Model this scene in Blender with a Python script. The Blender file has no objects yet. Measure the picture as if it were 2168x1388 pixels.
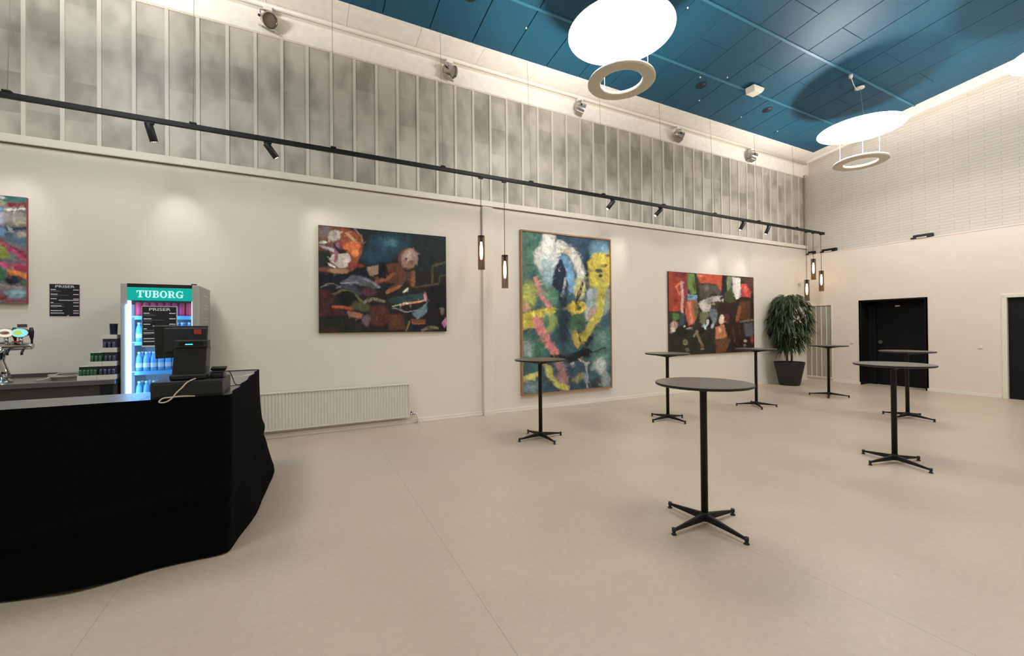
import bpy, math, random
import numpy as np
from mathutils import Vector, Matrix
random.seed(4)
PI = math.pi
scene = bpy.context.scene
COL = scene.collection

# ------------------------------------------------------------------ materials
def lin(c):
    out = []
    for v in c[:3]:
        v = v / 255.0
        out.append(v / 12.92 if v <= 0.04045 else ((v + 0.055) / 1.055) ** 2.4)
    return out

def new_mat(name):
    m = bpy.data.materials.new(name); m.use_nodes = True
    nt = m.node_tree
    return m, nt, nt.nodes['Principled BSDF']

def mat(name, c, rough=0.5, metal=0.0, noise=0.0, nscale=20.0, bump=0.0, bscale=200.0, spec=0.5, emit=None, es=0.0):
    m, nt, b = new_mat(name)
    col = lin(c) + [1]
    b.inputs['Base Color'].default_value = col
    b.inputs['Roughness'].default_value = rough
    b.inputs['Metallic'].default_value = metal
    b.inputs['Specular IOR Level'].default_value = spec
    if emit:
        b.inputs['Emission Color'].default_value = lin(emit) + [1]
        b.inputs['Emission Strength'].default_value = es
    if noise or bump:
        tc = nt.nodes.new('ShaderNodeTexCoord')
    if noise:
        n = nt.nodes.new('ShaderNodeTexNoise'); n.inputs['Scale'].default_value = nscale; n.inputs['Detail'].default_value = 5
        nt.links.new(tc.outputs['Object'], n.inputs['Vector'])
        r = nt.nodes.new('ShaderNodeMapRange')
        r.inputs[1].default_value = 0.3; r.inputs[2].default_value = 0.7
        r.inputs[3].default_value = 1 - noise; r.inputs[4].default_value = 1 + noise
        nt.links.new(n.outputs['Fac'], r.inputs[0])
        mx = nt.nodes.new('ShaderNodeMix'); mx.data_type = 'RGBA'; mx.blend_type = 'MULTIPLY'
        mx.inputs[0].default_value = 1.0
        mx.inputs[6].default_value = col
        nt.links.new(r.outputs[0], mx.inputs[7])
        nt.links.new(mx.outputs[2], b.inputs['Base Color'])
    if bump:
        n2 = nt.nodes.new('ShaderNodeTexNoise'); n2.inputs['Scale'].default_value = bscale; n2.inputs['Detail'].default_value = 3
        nt.links.new(tc.outputs['Object'], n2.inputs['Vector'])
        bp = nt.nodes.new('ShaderNodeBump'); bp.inputs['Strength'].default_value = bump; bp.inputs['Distance'].default_value = 0.01
        nt.links.new(n2.outputs['Fac'], bp.inputs['Height'])
        nt.links.new(bp.outputs[0], b.inputs['Normal'])
    return m

def emit_mat(name, c, s):
    m = bpy.data.materials.new(name); m.use_nodes = True
    nt = m.node_tree
    for n in list(nt.nodes):
        nt.nodes.remove(n)
    e = nt.nodes.new('ShaderNodeEmission'); o = nt.nodes.new('ShaderNodeOutputMaterial')
    e.inputs[0].default_value = lin(c) + [1]; e.inputs[1].default_value = s
    nt.links.new(e.outputs[0], o.inputs[0])
    return m

def glass_mat(name, tint, gloss=0.12, rough=0.03):
    m = bpy.data.materials.new(name); m.use_nodes = True
    nt = m.node_tree
    for n in list(nt.nodes):
        nt.nodes.remove(n)
    t = nt.nodes.new('ShaderNodeBsdfTransparent'); g = nt.nodes.new('ShaderNodeBsdfGlossy')
    mx = nt.nodes.new('ShaderNodeMixShader'); o = nt.nodes.new('ShaderNodeOutputMaterial')
    t.inputs[0].default_value = lin(tint) + [1]
    g.inputs['Roughness'].default_value = rough
    mx.inputs[0].default_value = gloss
    nt.links.new(t.outputs[0], mx.inputs[1]); nt.links.new(g.outputs[0], mx.inputs[2]); nt.links.new(mx.outputs[0], o.inputs[0])
    return m

def math_node(nt, op, a, b=None):
    n = nt.nodes.new('ShaderNodeMath'); n.operation = op
    for i, v in enumerate((a, b)):
        if v is None: continue
        if isinstance(v, (int, float)): n.inputs[i].default_value = v
        else: nt.links.new(v, n.inputs[i])
    return n.outputs[0]

def floor_mat():
    m, nt, b = new_mat('linoleum')
    tc = nt.nodes.new('ShaderNodeTexCoord')
    sep = nt.nodes.new('ShaderNodeSeparateXYZ'); nt.links.new(tc.outputs['Object'], sep.inputs[0])
    n1 = nt.nodes.new('ShaderNodeTexNoise'); n1.inputs['Scale'].default_value = 1.3; n1.inputs['Detail'].default_value = 4
    n2 = nt.nodes.new('ShaderNodeTexNoise'); n2.inputs['Scale'].default_value = 22; n2.inputs['Detail'].default_value = 7; n2.inputs['Roughness'].default_value = .7
    for n in (n1, n2): nt.links.new(tc.outputs['Object'], n.inputs['Vector'])
    r = nt.nodes.new('ShaderNodeValToRGB')
    r.color_ramp.elements[0].position = .3; r.color_ramp.elements[0].color = lin((186, 169, 149)) + [1]
    r.color_ramp.elements[1].position = .7; r.color_ramp.elements[1].color = lin((203, 187, 166)) + [1]
    s = math_node(nt, 'ADD', math_node(nt, 'MULTIPLY', n1.outputs['Fac'], .4), math_node(nt, 'MULTIPLY', n2.outputs['Fac'], .6))
    nt.links.new(s, r.inputs[0])
    # welded seams along y
    fx = math_node(nt, 'FRACT', math_node(nt, 'ADD', math_node(nt, 'MULTIPLY', math_node(nt, 'ADD', sep.outputs[0], -0.9), 1 / 1.9), 20.0))
    d = math_node(nt, 'MINIMUM', fx, math_node(nt, 'SUBTRACT', 1.0, fx))
    seam = math_node(nt, 'LESS_THAN', d, 0.0016)
    # small stains and scuffs
    n3 = nt.nodes.new('ShaderNodeTexNoise'); n3.inputs['Scale'].default_value = 5.0; n3.inputs['Detail'].default_value = 8
    nt.links.new(tc.outputs['Object'], n3.inputs['Vector'])
    st = math_node(nt, 'GREATER_THAN', n3.outputs['Fac'], 0.735)
    mk = math_node(nt, 'MULTIPLY', math_node(nt, 'MAXIMUM', seam, math_node(nt, 'MULTIPLY', st, .6)), .24)
    mx = nt.nodes.new('ShaderNodeMix'); mx.data_type = 'RGBA'
    nt.links.new(mk, mx.inputs[0]); nt.links.new(r.outputs[0], mx.inputs[6]); mx.inputs[7].default_value = lin((70, 64, 54)) + [1]
    nt.links.new(mx.outputs[2], b.inputs['Base Color'])
    b.inputs['Roughness'].default_value = .38
    b.inputs['Specular IOR Level'].default_value = .42
    bp = nt.nodes.new('ShaderNodeBump'); bp.inputs['Strength'].default_value = .12; bp.inputs['Distance'].default_value = .004
    nt.links.new(n2.outputs['Fac'], bp.inputs['Height']); nt.links.new(bp.outputs[0], b.inputs['Normal'])
    return m

def channel_glass_mat(name, x0, pitch, axis=0, dark=(158, 153, 141), light=(204, 197, 184)):
    """mottled translucent profile glass: every pane has its own cloudy pattern"""
    m, nt, b = new_mat(name)
    tc = nt.nodes.new('ShaderNodeTexCoord')
    sep = nt.nodes.new('ShaderNodeSeparateXYZ'); nt.links.new(tc.outputs['Object'], sep.inputs[0])
    pid = math_node(nt, 'FLOOR', math_node(nt, 'DIVIDE', math_node(nt, 'SUBTRACT', sep.outputs[axis], x0), pitch))
    off = math_node(nt, 'MULTIPLY', pid, 0.37)
    cmb = nt.nodes.new('ShaderNodeCombineXYZ')
    nt.links.new(math_node(nt, 'MULTIPLY', sep.outputs[axis], 1.5), cmb.inputs[0])
    nt.links.new(off, cmb.inputs[1])
    nt.links.new(math_node(nt, 'MULTIPLY', sep.outputs[2], .95), cmb.inputs[2])
    n = nt.nodes.new('ShaderNodeTexNoise'); n.inputs['Scale'].default_value = 1.9; n.inputs['Detail'].default_value = 2.5
    nt.links.new(cmb.outputs[0], n.inputs['Vector'])
    # insulation sheets behind the glass: hard horizontal breaks
    wn = nt.nodes.new('ShaderNodeTexWhiteNoise'); wn.noise_dimensions = '2D'
    c2 = nt.nodes.new('ShaderNodeCombineXYZ')
    nt.links.new(pid, c2.inputs[0])
    w1 = nt.nodes.new('ShaderNodeTexWhiteNoise'); w1.noise_dimensions = '1D'; nt.links.new(pid, w1.inputs['W'])
    nt.links.new(math_node(nt, 'FLOOR', math_node(nt, 'MULTIPLY', math_node(nt, 'ADD', sep.outputs[2], w1.outputs['Value']), 2.1)), c2.inputs[1])
    nt.links.new(c2.outputs[0], wn.inputs['Vector'])
    f = math_node(nt, 'ADD', math_node(nt, 'MULTIPLY', n.outputs['Fac'], 1.0), math_node(nt, 'MULTIPLY', math_node(nt, 'SUBTRACT', wn.outputs['Value'], .5), .17))
    r = nt.nodes.new('ShaderNodeValToRGB')
    r.color_ramp.elements[0].position = .33; r.color_ramp.elements[0].color = lin(dark) + [1]
    r.color_ramp.elements[1].position = .62; r.color_ramp.elements[1].color = lin(light) + [1]
    nt.links.new(f, r.inputs[0])
    nt.links.new(r.outputs[0], b.inputs['Base Color'])
    b.inputs['Roughness'].default_value = .42
    b.inputs['Specular IOR Level'].default_value = .35
    return m

def brick_mat():
    m, nt, b = new_mat('white_painted_brick')
    tc = nt.nodes.new('ShaderNodeTexCoord')
    sep = nt.nodes.new('ShaderNodeSeparateXYZ'); nt.links.new(tc.outputs['Object'], sep.inputs[0])
    c = nt.nodes.new('ShaderNodeCombineXYZ')
    nt.links.new(sep.outputs[1], c.inputs[0]); nt.links.new(sep.outputs[2], c.inputs[1])
    br = nt.nodes.new('ShaderNodeTexBrick')
    br.inputs['Scale'].default_value = 1.0
    br.inputs['Mortar Size'].default_value = .006
    br.inputs['Mortar Smooth'].default_value = .6
    br.inputs['Brick Width'].default_value = .48
    br.inputs['Row Height'].default_value = .0667
    br.inputs['Color1'].default_value = lin((212, 205, 193)) + [1]
    br.inputs['Color2'].default_value = lin((208, 201, 189)) + [1]
    br.inputs['Mortar'].default_value = lin((202, 195, 182)) + [1]
    nt.links.new(c.outputs[0], br.inputs['Vector'])
    nt.links.new(br.outputs['Color'], b.inputs['Base Color'])
    bp = nt.nodes.new('ShaderNodeBump'); bp.inputs['Strength'].default_value = .6; bp.inputs['Distance'].default_value = .01; bp.invert = True
    nt.links.new(br.outputs['Fac'], bp.inputs['Height'])
    nt.links.new(bp.outputs[0], b.inputs['Normal'])
    b.inputs['Roughness'].default_value = .6
    return m

def paint_mat():
    m, nt, b = new_mat('oil_paint')
    a = nt.nodes.new('ShaderNodeAttribute'); a.attribute_name = 'paint'
    tc = nt.nodes.new('ShaderNodeTexCoord')
    n = nt.nodes.new('ShaderNodeTexNoise'); n.inputs['Scale'].default_value = 26; n.inputs['Detail'].default_value = 6
    nt.links.new(tc.outputs['Object'], n.inputs['Vector'])
    r = nt.nodes.new('ShaderNodeMapRange')
    r.inputs[1].default_value = .3; r.inputs[2].default_value = .7; r.inputs[3].default_value = .8; r.inputs[4].default_value = 1.2
    nt.links.new(n.outputs['Fac'], r.inputs[0])
    mx = nt.nodes.new('ShaderNodeMix'); mx.data_type = 'RGBA'; mx.blend_type = 'MULTIPLY'; mx.inputs[0].default_value = 1
    nt.links.new(a.outputs['Color'], mx.inputs[6]); nt.links.new(r.outputs[0], mx.inputs[7])
    nt.links.new(mx.outputs[2], b.inputs['Base Color'])
    bp = nt.nodes.new('ShaderNodeBump'); bp.inputs['Strength'].default_value = .25; bp.inputs['Distance'].default_value = .004
    nt.links.new(n.outputs['Fac'], bp.inputs['Height']); nt.links.new(bp.outputs[0], b.inputs['Normal'])
    b.inputs['Roughness'].default_value = .5
    b.inputs['Specular IOR Level'].default_value = .25
    return m

M = dict(
    wall=mat('white_wall_paint', (232, 225, 211), .6, noise=.015, nscale=3),
    endwall=mat('white_end_wall_paint', (235, 221, 207), .6, noise=.015, nscale=3),
    trim=mat('white_trim_gloss', (233, 226, 211), .4),
    plaster=mat('patched_white_plaster', (245, 239, 229), .6, noise=.05, nscale=9),
    bar_white=mat('white_glazing_bar', (221, 214, 200), .5),
    bluepanel=mat('blue_ceiling_panel', (28, 81, 105), .5, spec=.32, noise=.03, nscale=2),
    bluedark=mat('dark_ceiling_gap', (10, 40, 56), .7),
    bluerail=mat('blue_ceiling_rail', (52, 112, 136), .4, spec=.6),
    darkspeaker=mat('navy_speaker_grille', (8, 30, 48), .6),
    black=mat('black_powder_coat', (11, 11, 10), .55, spec=.35),
    tabletop=mat('dark_grey_laminate', (98, 92, 86), .32),
    tableedge=mat('black_table_edge', (20, 19, 18), .5),
    blackplastic=mat('black_plastic', (22, 23, 25), .42),
    blackplastic2=mat('charcoal_plastic', (34, 36, 40), .5),
    cloth=mat('black_stage_cloth', (12, 12, 13), 1.0, spec=.05, bump=.15, bscale=400),
    steel=mat('brushed_steel', (150, 148, 146), .35, .85, noise=.06, nscale=6),
    steeldark=mat('dark_steel_front', (96, 90, 84), .4, .6, noise=.05, nscale=4),
    laminate=mat('grey_counter_laminate', (120, 112, 104), .3),
    chrome=mat('chrome', (205, 203, 200), .12, 1.0),
    silver=mat('silver_lamp_body', (178, 172, 166), .28, .75),
    white=mat('white_plastic', (232, 227, 215), .4),
    lampwhite=mat('matt_white_lamp', (214, 204, 184), .6),
    radiator=mat('white_radiator_enamel', (226, 221, 210), .35),
    oak=mat('oak_frame', (160, 120, 84), .5, noise=.1, nscale=12),
    canvas_edge=mat('dark_canvas_edge', (70, 56, 50), .8),
    red_edge=mat('red_canvas_edge', (150, 74, 76), .8),
    pot=mat('anthracite_planter', (30, 29, 31), .55),
    soil=mat('potting_soil', (50, 38, 28), .95, noise=.3, nscale=60),
    leaf=mat('dark_green_leaf', (48, 66, 34), .5, noise=.45, nscale=9),
    bark=mat('grey_brown_bark', (98, 84, 62), .8, noise=.2, nscale=40),
    navyblack=mat('black_door_paint', (8, 8, 9), .6, spec=.25),
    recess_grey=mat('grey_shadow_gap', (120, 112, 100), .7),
    darkplate=mat('dull_metal_plate', (92, 90, 88), .5, .4),
    recess=mat('black_lining_paint', (15, 14, 13), .75, spec=.25),
    fridge=mat('grey_fridge_body', (150, 146, 140), .4),
    fridgein=mat('white_fridge_liner', (225, 228, 230), .5),
    alu=mat('aluminium_door_frame', (186, 182, 176), .35, .3),
    paperblack=mat('black_printed_paper', (24, 20, 30), .6),
    ink=mat('white_print', (225, 222, 220), .6),
    inkgrey=mat('grey_print', (104, 100, 108), .6),
    paperwhite=mat('white_paper_margin', (214, 205, 198), .7),
    card=mat('white_cardboard', (216, 208, 196), .7),
    can_green=mat('green_can', (62, 108, 78), .3, .3),
    can_dark=mat('dark_blue_can', (74, 76, 100), .3, .3),
    can_top=mat('aluminium_can_top', (196, 198, 196), .25, .9),
    can_red=mat('red_can', (244, 62, 92), .35),
    bottle=mat('pale_blue_bottle', (120, 184, 226), .2),
    bottlecap=mat('white_bottle_cap', (225, 232, 238), .4),
    cup=mat('dark_blue_cup', (36, 44, 66), .5),
    hose=mat('grey_hose', (170, 166, 156), .5),
    beige=mat('beige_cable', (206, 194, 170), .55),
    redlabel=mat('red_label', (180, 58, 52), .5),
    smoke=glass_mat('smoked_glass', (216, 208, 197), .06, .08),
    clear=glass_mat('clear_door_glass', (246, 250, 252), .03, .03),
    wire=mat('steel_wire', (188, 182, 168), .4, .4),
    darkwire=mat('grey_wire', (150, 146, 134), .5),
    lens=mat('grey_glass_lens', (120, 112, 104), .1, .3),
)
M['floor'] = floor_mat()
M['glass_wall'] = channel_glass_mat('channel_glass', -2.92, .3333)
M['glass_low'] = channel_glass_mat('channel_glass_low', 6.23, .13, 1, (158, 152, 134), (172, 166, 148))
M['brick'] = brick_mat()
M['paint'] = paint_mat()
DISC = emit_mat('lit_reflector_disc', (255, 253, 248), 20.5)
RINGUP = emit_mat('ring_up_light', (255, 253, 248), 190.0)
BULB = emit_mat('warm_filament_bulb', (255, 222, 186), 14.0)
LEDWHITE = emit_mat('cool_led_strip', (176, 228, 255), 5.0)
SIGN = emit_mat('lit_teal_sign', (28, 172, 160), 1.0)
SIGNTEXT = emit_mat('lit_sign_letters', (176, 232, 226), 1.25)
CYAN = emit_mat('cyan_status_light', (70, 220, 235), 2.2)
MEDW = emit_mat('lit_white_tap_medallion', (240, 230, 214), 1.0)
MEDC = emit_mat('lit_cyan_tap_medallion', (140, 222, 240), 1.2)
MEDG = emit_mat('lit_green_tap_badge', (190, 220, 110), 1.0)
SPOTLENS = emit_mat('lit_spot_lens', (255, 240, 226), 5.0)

# ------------------------------------------------------------------ mesh builder
class MB:
    def __init__(s): s.v = []; s.f = []; s.sm = []
    def add(s, vs, fs, smooth=False):
        o = len(s.v); s.v += [tuple(v) for v in vs]
        for f in fs:
            s.f.append([i + o for i in f]); s.sm.append(smooth)
        return s
    def box(s, x0, x1, y0, y1, z0, z1):
        vs = [(x, y, z) for z in (z0, z1) for y in (y0, y1) for x in (x0, x1)]
        return s.add(vs, [(0, 2, 3, 1), (4, 5, 7, 6), (0, 1, 5, 4), (2, 6, 7, 3), (0, 4, 6, 2), (1, 3, 7, 5)])
    def boxm(s, m, x0, x1, y0, y1, z0, z1):
        vs = [m @ Vector((x, y, z)) for z in (z0, z1) for y in (y0, y1) for x in (x0, x1)]
        return s.add(vs, [(0, 2, 3, 1), (4, 5, 7, 6), (0, 1, 5, 4), (2, 6, 7, 3), (0, 4, 6, 2), (1, 3, 7, 5)])
    def prism(s, pts, d):
        """pts: planar polygon (3-D points), extruded by vector d"""
        n = len(pts); d = Vector(d)
        vs = [Vector(p) for p in pts] + [Vector(p) + d for p in pts]
        fs = [list(range(n))[::-1], list(range(n, 2 * n))] + [(i, (i + 1) % n, n + (i + 1) % n, n + i) for i in range(n)]
        return s.add(vs, fs)
    def tube(s, pts, r, n=12, caps=True, smooth=True):
        pts = [Vector(p) for p in pts]; rs = r if isinstance(r, (list, tuple)) else [r] * len(pts)
        up = None; rings = []; vs = []
        for i, p in enumerate(pts):
            t = (pts[min(i + 1, len(pts) - 1)] - pts[max(i - 1, 0)])
            if t.length < 1e-9: t = Vector((0, 0, 1))
            t.normalize()
            if up is None:
                up = Vector((0, 0, 1)) if abs(t.z) < .9 else Vector((1, 0, 0))
            a = up - t * up.dot(t)
            if a.length < 1e-6: a = t.orthogonal()
            a.normalize(); up = a; b = t.cross(a)
            for k in range(n):
                q = 2 * PI * k / n
                vs.append(p + (a * math.cos(q) + b * math.sin(q)) * rs[i])
        fs = []
        for i in range(len(pts) - 1):
            for k in range(n):
                fs.append((i * n + k, i * n + (k + 1) % n, (i + 1) * n + (k + 1) % n, (i + 1) * n + k))
        s.add(vs, fs, smooth)
        if caps:
            o = len(s.v) - len(vs)
            s.f.append([o + k for k in range(n)][::-1]); s.sm.append(False)
            e = o + (len(pts) - 1) * n
            s.f.append([e + k for k in range(n)]); s.sm.append(False)
        return s
    def lathe(s, prof, c=(0, 0, 0), n=32, smooth=True, closed=False):
        vs = []; fs = []; m = len(prof)
        for k in range(n):
            q = 2 * PI * k / n
            for r, z in prof: vs.append((c[0] + r * math.cos(q), c[1] + r * math.sin(q), c[2] + z))
        for k in range(n):
            k2 = (k + 1) % n
            for j in range(m if closed else m - 1):
                j2 = (j + 1) % m
                fs.append((k * m + j, k2 * m + j, k2 * m + j2, k * m + j2))
        return s.add(vs, fs, smooth)
    def disc(s, c, r, z, n=32, up=True):
        vs = [(c[0] + r * math.cos(2 * PI * k / n), c[1] + r * math.sin(2 * PI * k / n), z) for k in range(n)]
        return s.add(vs, [list(range(n)) if up else list(range(n))[::-1]])
    def build(s, name, m, parent=None, bevel=0.0, seg=2, autosmooth=False):
        me = bpy.data.meshes.new(name)
        off = Vector((0, 0, 0))
        p = parent
        while p is not None:
            off += p.location; p = p.parent
        me.from_pydata([tuple(Vector(v) - off) for v in s.v], [], s.f)
        me.polygons.foreach_set('use_smooth', s.sm)
        me.materials.append(m); me.update()
        o = bpy.data.objects.new(name, me); COL.objects.link(o)
        if parent: o.parent = parent
        if bevel:
            b = o.modifiers.new('bevel', 'BEVEL'); b.width = bevel; b.segments = seg; b.limit_method = 'ANGLE'; b.angle_limit = .6
        return o

def tag(o, label, cat, group=None, kind=None):
    o['label'] = label; o['category'] = cat
    if group: o['group'] = group
    if kind: o['kind'] = kind
    return o

def thing(name, loc, label, cat, group=None):
    o = bpy.data.objects.new(name, None); COL.objects.link(o); o.location = loc
    o.empty_display_size = .1
    return tag(o, label, cat, group)

def struct(o):
    o['kind'] = 'structure'; return o

def dup(root, loc, label, rot=None):
    c = root.copy(); COL.objects.link(c); c.location = loc; c['label'] = label
    if rot is not None: c.rotation_euler = rot
    for ch in root.children:
        d = ch.copy(); COL.objects.link(d); d.parent = c
        for g in ch.children:
            e = g.copy(); COL.objects.link(e); e.parent = d
    return c

def text_mb(txt, size, m, extr=.001, bold=0.0, sx=1.0):
    """mesh of a text: returns MB; the text is centred on m's origin in its x-y plane"""
    cu = bpy.data.curves.new('t', 'FONT'); cu.body = txt; cu.size = size; cu.extrude = extr; cu.offset = bold
    cu.align_x = 'CENTER'; cu.align_y = 'CENTER'; cu.resolution_u = 3
    ob = bpy.data.objects.new('t', cu); COL.objects.link(ob)
    bpy.context.view_layer.update()
    me = bpy.data.meshes.new_from_object(ob.evaluated_get(bpy.context.evaluated_depsgraph_get()))
    mb = MB(); mb.add([m @ Vector((v.co.x * sx, v.co.y, v.co.z)) for v in me.vertices], [list(p.vertices) for p in me.polygons])
    bpy.data.objects.remove(ob); bpy.data.meshes.remove(me); bpy.data.curves.remove(cu)
    return mb

# ------------------------------------------------------------------ camera
cd = bpy.data.cameras.new('camera'); cam = bpy.data.objects.new('camera', cd); COL.objects.link(cam)
F, YAW, PIT, ROL, CY = 879.97, .466501, .0067086, -.0090312, 687.86
fw = Vector((math.sin(YAW) * math.cos(PIT), math.cos(YAW) * math.cos(PIT), math.sin(PIT)))
rt = Vector((math.cos(YAW), -math.sin(YAW), 0)); up = rt.cross(fw)
r2 = rt * math.cos(ROL) + up * math.sin(ROL); u2 = -rt * math.sin(ROL) + up * math.cos(ROL)
cm = Matrix.Identity(4)
for i in range(3):
    cm[i][0] = r2[i]; cm[i][1] = u2[i]; cm[i][2] = -fw[i]
cm[2][3] = 1.55
cam.matrix_world = cm
cd.sensor_fit = 'HORIZONTAL'; cd.sensor_width = 36; cd.lens = F / 2168 * 36
cd.shift_y = (CY - 694) / 2168; cd.clip_start = .05
scene.camera = cam

# ------------------------------------------------------------------ the room
XW, YB, XE, YL = -6.5, -5.5, 12.93, 6.87     # left-over west wall, front wall, far wall, long wall
ZC = lambda y: 6.2 + .128 * (6.87 - y)        # sloped ceiling

struct(MB().box(XW, 14.2, YB, 7.1, -.12, 0).build('floor', M['floor']))

# long wall on the left: lower lining, upper band
w = MB()
w.box(XW, XE + .2, YL, 7.12, 0, 3.735)
w.box(XW, XE + .2, 6.985, 7.12, 3.735, 5.82)
struct(w.build('wall_left', M['wall']))
struct(MB().box(XW, XE + .12, 6.9, 7.12, 5.82, 6.5).build('wall_left_upper', M['plaster']))
struct(MB().box(XW, 13.0, 6.835, 6.985, 3.737, 3.835).build('trim_1', M['trim'], bevel=.006))
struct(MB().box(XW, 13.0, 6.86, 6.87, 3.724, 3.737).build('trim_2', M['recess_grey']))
# pilaster with its plinth
p = struct(MB().box(2.865, 3.06, 6.8, 6.8699, 0, 3.715).build('trim_3', M['wall'], bevel=.004))
struct(MB().box(2.86, 3.07, 6.788, 6.8, 0, .075).build('plinth', M['trim'], p))
# skirting
b = MB()
for x0, x1 in ((XW, 2.86), (3.07, 12.93)):
    b.box(x0, x1, 6.852, 6.8699, 0, .07); b.box(x0, x1, 6.842, 6.852, 0, .028)
struct(b.build('baseboard_left', M['trim'], bevel=.003))

# band of profile glass above the lining
g = MB(); bars = MB()
x = -2.92 - .3333 * 11
while x < 13.0:
    g.box(max(x, XW), min(x + .3333, 13.0), 6.935, 6.96, 3.835, 5.82)
    bars.box(x - .02, x + .02, 6.918, 6.9349, 3.835, 5.8)
    x += .3333
bars.box(XW, 13.0, 6.91, 6.9349, 5.8, 5.84)
win = struct(g.build('window_1', M['glass_wall']))
struct(bars.build('glazing_bar', M['bar_white'], win))

# far wall: plain lower part with two doorways and a low glazed panel, brick above
Y1a, Y1b = 4.295, 5.568      # first doorway
Y2a, Y2b = 1.9, 3.075        # second doorway
e = MB()
e.box(XE, XE + .12, Y1b, 6.23, 0, 3.56); e.box(XE, XE + .12, 6.23, 6.87, 2.1, 3.56); e.box(XE, XE + .12, 6.23, 6.87, 0, .1)
e.box(XE, XE + .12, Y2b, Y1a, 0, 3.56); e.box(XE, XE + .12, Y1a, Y1b, 2.152, 3.56)
e.box(XE, XE + .12, Y2a, Y2b, 2.09, 3.56); e.box(XE, XE + .12, YB, Y2a, 0, 3.56)
struct(e.build('wall_back', M['endwall']))
struct(MB().box(XE - .008, XE, YB, 6.86, 3.538, 3.548).build('trim_8', M['endwall']))
struct(MB().box(XE + .12, XE + .3, YB, 7.12, 3.4, 8.2).build('wall_back_upper', M['brick']))
b = MB()
for y0, y1 in ((Y1b + .01, 6.2), (Y2b + .06, Y1a - .01)):
    b.box(XE - .018, XE, y0, y1, 0, .07); b.box(XE - .028, XE - .018, y0, y1, 0, .028)
struct(b.build('baseboard_back', M['trim'], bevel=.003))
# low glazed panel in the corner
g = MB(); fr = MB()
for k in range(5):
    y = 6.23 + .128 * k
    g.box(XE + .014, XE + .05, y, y + .128, .1, 2.1)
    if k: fr.box(XE + .002, XE + .0139, y - .009, y + .009, .1, 2.1)
fr.box(XE - .012, XE + .0139, 6.2, 6.235, .06, 2.13); fr.box(XE - .012, XE + .0139, 6.235, 6.86, 2.09, 2.13)
fr.box(XE - .03, XE + .0139, 6.2, 6.86, .085, .115)
win = struct(g.build('window_2', M['glass_low']))
struct(fr.build('window_frame', M['trim'], win, bevel=.003))

# first doorway: black lined recess with a black door at the back
dd = MB()
dd.box(13.4, 13.46, Y1a - .1, Y1b + .1, 0, 2.3)
dr = struct(dd.build('door_1', M['navyblack']))
rc = MB()
rc.box(XE - .012, 13.4, Y1b - .001, Y1b + .03, 0, 2.152); rc.box(XE - .012, 13.4, Y1a - .03, Y1a + .001, 0, 2.152)
rc.box(XE - .012, 13.4, Y1a - .03, Y1b + .03, 2.15, 2.18)
rc.box(XE - .012, XE, Y1a - .03, Y1a + .02, 0, 2.17); rc.box(XE - .012, XE, Y1b - .02, Y1b + .03, 0, 2.17)
rc.box(13.33, 13.3999, Y1a, Y1a + .16, 0, 2.15); rc.box(13.33, 13.3999, Y1b - .16, Y1b, 0, 2.15)
rc.box(13.33, 13.3999, Y1a, Y1b, 2.05, 2.15)
struct(rc.build('door_lining', M['recess'], dr))
struct(MB().tube([(13.36, 5.33, 1.1), (13.399, 5.33, 1.1)], .045, 20).build('round_push_plate', M['darkplate'], dr))
struct(MB().box(13.36, 13.3999, 4.93, 5.02, 2.0, 2.03).build('door_reflection', M['white'], dr))  # white bar standing in for a lamp's reflection in the dark doorway
# second doorway
dr = struct(MB().box(XE + .06, XE + .1, Y2a, Y2b - .02, 0, 2.08).build('door_2', mat('midnight_door_paint', (9, 10, 13), .6, spec=.3)))
fr = MB()
fr.box(XE - .02, XE + .1, Y2b - .025, Y2b + .05, 0, 2.09); fr.box(XE - .02, XE + .1, Y2a - .05, Y2a, 0, 2.09)
fr.box(XE - .02, XE + .1, Y2a - .05, Y2b + .05, 2.08, 2.15)
struct(fr.build('door_frame', M['trim'], dr, bevel=.004))

# walls that close the hall behind the camera
struct(MB().box(XW - .15, XW, YB, 7.12, 0, 8.2).build('wall_right', M['wall']))
struct(MB().box(XW, 13.2, YB - .15, YB, 0, 8.4).build('wall_front', M['wall']))
# corner pipe where the long wall meets the brick
struct(MB().tube([(12.96, 6.89, 3.84), (12.96, 6.89, 5.86)], .014, 8).build('trim_4', M['darkwire']))
struct(MB().box(12.9, 13.05, 6.82, 6.9, 5.86, 6.25).build('trim_5', M['trim']))

# ceiling: blue metal panels on a dark backing, white perimeter panels
def slab(mb, x0, x1, y0, y1, dz, th=.02):
    vs = [(x, y, ZC(y) + dz + t) for t in (0, th) for y in (y0, y1) for x in (x0, x1)]
    mb.add(vs, [(0, 2, 3, 1), (4, 5, 7, 6), (0, 1, 5, 4), (2, 6, 7, 3), (0, 4, 6, 2), (1, 3, 7, 5)])
bk = MB(); slab(bk, XW, 13.2, YB - .1, 7.1, .035, .12)
ceil = struct(bk.build('ceiling', M['bluedark']))
pn = MB()
x = 1.807 - .7145 * 12; k = 0
while x < 12.5:
    cuts = [YB]; st = 3.74 if k % 2 else 4.85
    ys = sorted({st - 3.36 * j for j in range(4)} | {5.41 if False else 6.4})
    ys = [YB] + [y for y in ys if y > YB]
    xa, xb = max(x, XW) + .006, min(x + .7145, 12.5) - .006
    for y0, y1 in zip(ys[:-1], ys[1:]):
        slab(pn, xa, xb, y0 + .003, y1 - .003, .006, .02)
    x += .7145; k += 1
struct(pn.build('blue_panels', M['bluepanel'], ceil, bevel=.003, seg=1))
wp = MB(); x = XW; xs = [1.693 + 1.066 * j for j in range(-8, 11)]
xs = [XW] + [q for q in xs if q > XW + .1 and q < 12.4] + [13.1]
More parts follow.
